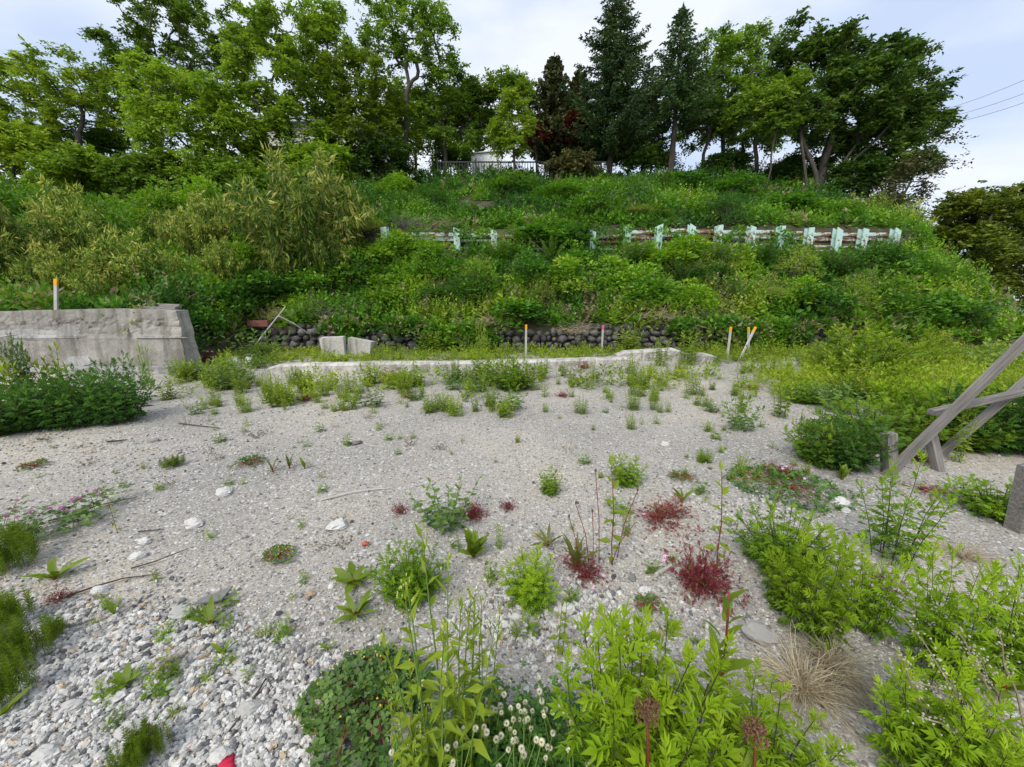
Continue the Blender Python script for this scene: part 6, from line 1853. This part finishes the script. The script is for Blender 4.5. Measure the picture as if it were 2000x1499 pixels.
# ---- sprawling medick mats
def medick(px, py, w, h, n, label, seed, leaf=.022, mat=M_DULL, fl=True):
    r = np.random.default_rng(seed)
    p = on_ground(px, py); s = depth(p) / FPX
    R, H = w * s * .5, h * s * .36
    t = thing('medick', p, label, 'plant', 'sprawling medick mats')
    gs, gl, gf = Geo(), Geo(), Geo()
    for k in range(26):
        a = r.random() * 2 * pi
        e = np.array([cos(a) * R, sin(a) * R, .02 + H * .4 * r.random()]) * (.6 + .4 * r.random())
        tube(gs, np.array([(0, 0, 0), e * (.5, .5, .5) + (0, 0, H * .5), e]), [.004, .003, .0015], 4, cap=False)
    a = r.random(n) * 2 * pi; q = np.sqrt(r.random(n))
    q = q * (.55 + .75 * fnoise(2 + 1.5 * np.cos(a), 2 + 1.5 * np.sin(a), seed * 1.3))
    P = np.stack([np.cos(a) * q * R, np.sin(a) * q * R, (.25 + .75 * r.random(n)) * H * (1 - q ** 2 * .7) + .01], 1)
    d = np.stack([np.cos(a), np.sin(a), .1 + .3 * r.normal(size=n)], 1) + r.normal(size=(n, 3)) * .5
    gl.inst(TREFOIL, P, frames(d, r.normal(size=n) * .4), leaf * (.6 + .7 * r.random(n)), np.clip(r.normal(.42, .2, n), 0, 1))
    link('stems', gs.mesh('stems'), t, M_STEMR, kind='stuff'); link('foliage', gl.mesh('foliage'), t, mat)
    if fl:
        m = 14
        a = r.random(m) * 2 * pi; q = np.sqrt(r.random(m)) * .9
        gf.inst(blob_tpl(5, 4, 3, .1), np.stack([np.cos(a) * q * R, np.sin(a) * q * R, H * (1.05 - q ** 2 * .6)], 1), frames(rdir(m)), np.full(m, .008), .8)
        link('blossoms', gf.mesh('blossoms'), t, M_YELLOW, kind='stuff')
medick(725, 1385, 250, 200, 800, 'large sprawling dark green medick with tiny yellow flowers', 850, .024)
medick(1530, 950, 210, 50, 700, 'flat bluish green medick mat with yellow specks', 851, .022, M_MUGD)
medick(545, 1088, 60, 40, 120, 'small dark medick with dry stalks on the sandy gravel', 852, .016)
medick(487, 908, 60, 40, 130, 'small dark twiggy weed on the gravel', 853, .016, M_MUGD, False)
medick(770, 1340, 60, 30, 60, 'little medick sprig with yellow flowers', 854, .014)
medick(1265, 1185, 60, 40, 160, 'greyish moss like cushion under the crimson herb', 855, .010, M_DULL, False)
medick(70, 912, 50, 30, 60, 'small low creeping weed near the frame edge', 856, .018)
medick(1330, 935, 60, 30, 90, 'low dark sprawling weed on grey gravel', 857, .014, M_MUGD, False)

# ---- weeds along the kerb and over the yard, each its own plant
pl_kind = {'gold': (H_GOLD, 'feathery goldenrod'), 'goldw': (H_GOLDW, 'light green leafy weed'), 'mug': (H_MUG, 'fresh green mugwort'), 'round': (H_ROUND, 'rounded mugwort'), 'seed': (H_SEED, 'tiny pale seedling'), 'seedm': (H_SEEDM, 'tiny jagged seedling'), 'bronze': (H_BROWN, 'low bronze weed'), 'wisp': (H_WISP, 'wispy thin weed'), 'dull': (H_DULL, 'dull green weed')}
for kd, px, py, h, wk, lab in [('mug', 945, 745, 62, .75, 'tall dark mugwort before the kerb middle'), ('round', 1003, 757, 52, .95, 'rounded bright mugwort before the kerb middle'), ('gold', 890, 740, 50, .7, 'goldenrod before the kerb beside the tall mugwort'), ('gold', 868, 805, 45, .9, 'goldenrod tuft on the gravel below the kerb'), ('goldw', 845, 808, 26, 1.1, 'low light green tuft beside the goldenrod'),
    ('goldw', 882, 808, 34, .9, 'bright green tuft, larger of a touching pair'), ('gold', 960, 805, 62, .6, 'thin goldenrod sprigs below the rounded mugwort'), ('gold', 530, 785, 75, .5, 'tall goldenrod before the broken kerb end'), ('goldw', 566, 795, 52, .8, 'bushy goldenrod beside the tall one'), ('gold', 700, 780, 45, .8, 'goldenrod near the crimson weeds'),
    ('goldw', 1250, 772, 34, 1.0, 'light green tuft on pale gravel past the rounded mugwort'), ('gold', 1232, 838, 34, 1.0, 'small sprigs on the open gravel'), ('gold', 1235, 770, 50, .7, 'goldenrod behind the light green tuft'), ('goldw', 1380, 790, 26, 1.0, 'light sprout on the open gravel'), ('dull', 1390, 800, 24, 1.2, 'dull sprout on the open gravel'),
    ('mug', 1200, 670, 40, 1.0, 'dark mugwort behind the kerb by the pink stake'), ('gold', 1345, 712, 70, 1.0, 'goldenrod stand hiding the kerb stub'), ('gold', 1290, 715, 60, .9, 'goldenrod over the kerb end'), ('gold', 1400, 715, 50, .9, 'goldenrod by the kerb stub'), ('gold', 940, 720, 95, .35, 'single thin goldenrod spire rising above the kerb'),
    ('goldw', 1640, 745, 70, 1.2, 'green weed mound at the edge of the gravel'), ('round', 1690, 735, 70, 1.2, 'rounded green weed past the kerb'), ('dull', 1640, 805, 60, 1.1, 'white flowered dull weed at the gravel edge'), ('wisp', 1745, 800, 80, 1.2, 'wispy pale bush behind the rail end'), ('dull', 1600, 790, 48, .9, 'greyish weed with a bare base'), ('wisp', 1110, 885, 30, 1.0, 'wispy reddish weed on the sandy middle'), ('gold', 1510, 735, 45, .8, 'goldenrod at the gravel edge near the stakes'), ('gold', 1590, 730, 70, .35, 'thin goldenrod spire at the gravel edge'), ('goldw', 330, 780, 40, 1.2, 'light weeds beside the dark weed mound'), ('gold', 420, 760, 60, .8, 'goldenrod beyond the broken wall end'), ('goldw', 360, 745, 50, 1.0, 'light weeds under the concrete wall'), ('gold', 290, 760, 95, .4, 'thin goldenrod spire before the wall footing')]:
    size_put(pl_kind[kd][0][int(rng.integers(len(pl_kind[kd][0])))], 'yard_weed', px, py, h, lab, 'plant', 'weeds along the kerb', wk)
zones = [  # kinds, px range, py range, count, height range, where
    (('gold', 'goldw', 'gold'), (400, 700), (742, 816), 50, (16, 50), 'before the broken kerb end'), (('gold', 'goldw', 'dull'), (700, 1000), (742, 816), 52, (16, 48), 'before the kerb middle'), (('gold', 'goldw', 'seed'), (1020, 1500), (730, 806), 56, (14, 48), 'before the far half of the kerb'),
    (('gold', 'goldw', 'mug', 'gold'), (400, 1000), (672, 700), 14, (26, 60), 'behind the near half of the kerb'), (('gold', 'goldw', 'mug', 'gold'), (1000, 1640), (668, 690), 18, (26, 64), 'behind the far half of the kerb'),
    (('goldw', 'gold', 'dull'), (290, 520), (700, 760), 18, (30, 66), 'around the broken wall end'), (('seed', 'seedm', 'bronze', 'wisp'), (330, 860), (800, 900), 34, (8, 24), 'on the gravel between kerb and dark twigs'), (('seed', 'seedm', 'goldw', 'wisp'), (860, 1500), (800, 960), 30, (8, 26), 'on the open grey gravel'),
    (('seed', 'seedm', 'bronze'), (20, 330), (860, 960), 12, (9, 20), 'on the gravel before the dark weed mounds'), (('seed', 'seedm', 'bronze'), (330, 760), (930, 1100), 12, (12, 26), 'on the sandy middle of the yard'), (('seed', 'seedm'), (180, 620), (1110, 1260), 14, (18, 34), 'in the coarse white gravel near the slate piece'), (('seed', 'seedm'), (180, 560), (1280, 1420), 12, (24, 48), 'in the coarse gravel round the straw tuft'),
    (('seed', 'seedm'), (880, 1400), (960, 1300), 24, (14, 38), 'between the mugworts and crimson herbs'), (('seed', 'wisp', 'goldw'), (1380, 1600), (800, 960), 10, (14, 34), 'on the gravel edge before the braces'), (('gold', 'goldw', 'mug', 'round'), (1560, 1790), (740, 800), 14, (34, 64), 'beyond the sloping braces'),
    (('gold', 'goldw', 'mug', 'gold', 'dull'), (1560, 1980), (668, 740), 30, (36, 84), 'in the weed field past the kerb')]
rz_ = np.random.default_rng(31)
small_weeds = {}
LAND = [(530, 725, 'the broken kerb end'), (650, 720, 'the kerb below the white blocks'), (765, 740, 'the crimson herb before the kerb'), (870, 800, 'the goldenrod tuft below the kerb'), (945, 745, 'the tall mugwort at the kerb'), (1003, 757, 'the rounded mugwort at the kerb'), (1140, 720, 'the crimson herb touching the kerb'), (1248, 712, 'the far end of the white kerb'), (1345, 712, 'the kerb stub'), (1450, 690, 'the leaning stakes'), (385, 700, 'the broken wall end'), (1815, 690, 'the daisies past the boulder wall'), (1900, 720, 'the upper brace'), (1750, 700, 'the middle of the weed field'), (1960, 680, 'the top of the upper brace'), (660, 680, 'the white blocks'), (500, 672, 'the leaning pole'), (1027, 685, 'the yellow stake midway'), (1175, 668, 'the pink stake'), (800, 680, 'the boulder wall past the blocks'), (1560, 660, 'the end of the boulder wall'), (1300, 670, 'the dry grass strip'), (235, 830, 'the dark feathery mound'), (300, 863, 'the bluish flat stone'), (487, 908, 'the dark twiggy weed'), (690, 868, 'the flat dark scrap'), (560, 918, 'the three bronze seedlings'), (436, 964, 'the flat white stone'), (700, 963, 'the pale driftwood stick'), (375, 1024, 'the curved white stone'), (660, 1027, 'the white stone by thin weeds'), (545, 1088, 'the small dark medick'), (310, 1090, 'the straight dark twig'), (195, 1148, 'the bright white angular stone'), (415, 1172, 'the slate piece'), (605, 1158, 'the yellowish flat stone'), (332, 1296, 'the yellow straw tuft'), (490, 1370, 'the bent withered stem'), (225, 1360, 'the white wedge stone'), (290, 1470, 'the sparse horsetail'), (872, 1022, 'the dull green clump'), (925, 1085, 'the broad dock'), (990, 992, 'the brick red herb'), (1075, 965, 'the neat mugwort on grey gravel'), (1035, 1175, 'the airy mugwort'), (1165, 1100, 'the dandelion stalks'), (1300, 1015, 'the sprawling reddish herb'), (1182, 1215, 'the golden straw tuft'), (1222, 948, 'the mugwort behind the slim stalk'), (1375, 902, 'the tiny lone mugwort'), (1446, 838, 'the olive leafy clump'), (1524, 812, 'the upright green clump'), (1232, 838, 'the sprigs on open gravel'), (1110, 885, 'the wispy reddish weed'), (1300, 870, 'the white stone on fine gravel'), (1530, 950, 'the flat medick mat'), (1640, 805, 'the dull flowered weed'), (1745, 800, 'the wispy pale bush'), (1590, 855, 'the lime broad rosette'), (1672, 722, 'the reddish weed past the kerb'), (340, 912, 'the lime grass tuft'), (70, 912, 'the creeping weed by the frame edge'), (150, 1000, 'the purple clover row')]
for kinds, xr, yr, n, hr, where in zones:
    for k in range(n):
        kd = kinds[int(rz_.integers(len(kinds)))]
        ps, nm = pl_kind[kd]
        x_, y_ = rz_.uniform(*xr), yr[0] + (yr[1] - yr[0]) * rz_.random() ** 1.2
        o = size_put(ps[int(rz_.integers(len(ps)))], 'yard_weed' if 'seedling' not in nm else 'seedling', x_, y_, hr[0] + (hr[1] - hr[0]) * rz_.random() ** 1.4, f'{nm} {where}', 'plant', f'small weeds {where}', .7 + .5 * rz_.random())
        lm = min(LAND, key=lambda q: (q[0] - x_) ** 2 + 6 * (q[1] - y_) ** 2)
        dx, dy = x_ - lm[0], 2.4 * (y_ - lm[1])
        side = ('right of' if dx > 0 else 'left of') if abs(dx) > abs(dy) else ('in front of' if dy > 0 else 'behind')
        small_weeds.setdefault((nm, side, lm[2]), []).append((math.hypot(dx, dy), o))
for (nm, side, lm), L in small_weeds.items():
    for k, (_, o) in enumerate(sorted(L, key=lambda q: q[0])):
        o['label'] = f'{nm} {side} {lm}' if len(L) == 1 else f'{nm} {side} {lm}, {["nearest", "second nearest", "third nearest", "fourth nearest", "fifth nearest", "sixth nearest", "seventh nearest", "eighth nearest", "ninth nearest", "tenth nearest", "eleventh nearest", "twelfth nearest", "thirteenth nearest", "fourteenth nearest", "fifteenth nearest", "farthest"][min(k, 15)]}'

# ---- the closed weed cover behind the kerb and towards the open end
def weed_cover():
    r = np.random.default_rng(6)
    g = Geo()
    n = 26000
    X, Y = r.uniform(-8.5, 18, n), r.uniform(4.6, 12.5, n)
    P = np.stack([X, Y, np.zeros(n)], 1)
    px, py, _ = px_of(P)
    kerbY = np.interp(X, [-5.2, 0, 3.0, 6], [8.5, 8.9, 9.3, 8.8])
    w = np.where((Y > kerbY + .25) & (Y < 11.1) & (px > 392), .75, 0)
    edge = 1480 + (760 - np.minimum(py, 760)) * 1.5 + 130 * (fnoise(X * .8, Y * .8, 2) - .5)
    w = np.maximum(w, np.where((px > edge) & (py < 775) & (hill_z(X, Y) < .1), .8, 0))
    w = np.maximum(w, np.where((px > 1720) & (py < 850), .55, 0))
    w = np.maximum(w, np.where((px > 300) & (px < 1560) & (py > 722) & (py < 805), .85 * np.clip(fnoise(X * 1.5, Y * 1.5, 12.0) - .52, 0, .3) * 3.2 * np.clip((815 - py) / 60, 0, 1), 0))
    ok = (r.random(n) < w) & (px < 2080) & (px > 300) & (r.random(n) < np.where(X > 5, .42, .28))
    X, Y = X[ok], Y[ok]
    hN, tN = fnoise(X * .8, Y * .8, 4), fnoise(X * .7 + 4, Y * .7, 7)
    for i in range(len(X)):
        H = .12 + .50 * hN[i] * (1.3 if X[i] > 6 else .7) * (.5 + .9 * r.random() ** 2)
        clump_leaves(g, np.array([X[i], Y[i], -.02]), H, .13 + .06 * r.random(), 30, .085, np.clip(.45 + 1.1 * (tN[i] - .5), 0, 1), r, LANCE if r.random() < .6 else LEAF, 'spike' if r.random() < .75 else 'bush')
    return g
g = weed_cover()
print('weed cover tris', sum(len(f) for f in g.f))
link('weed_cover', g.mesh('weed_cover'), None, M_GOLD, kind='stuff', label='yellow green weeds growing thickly behind the kerb and along the slope foot', category='weeds')
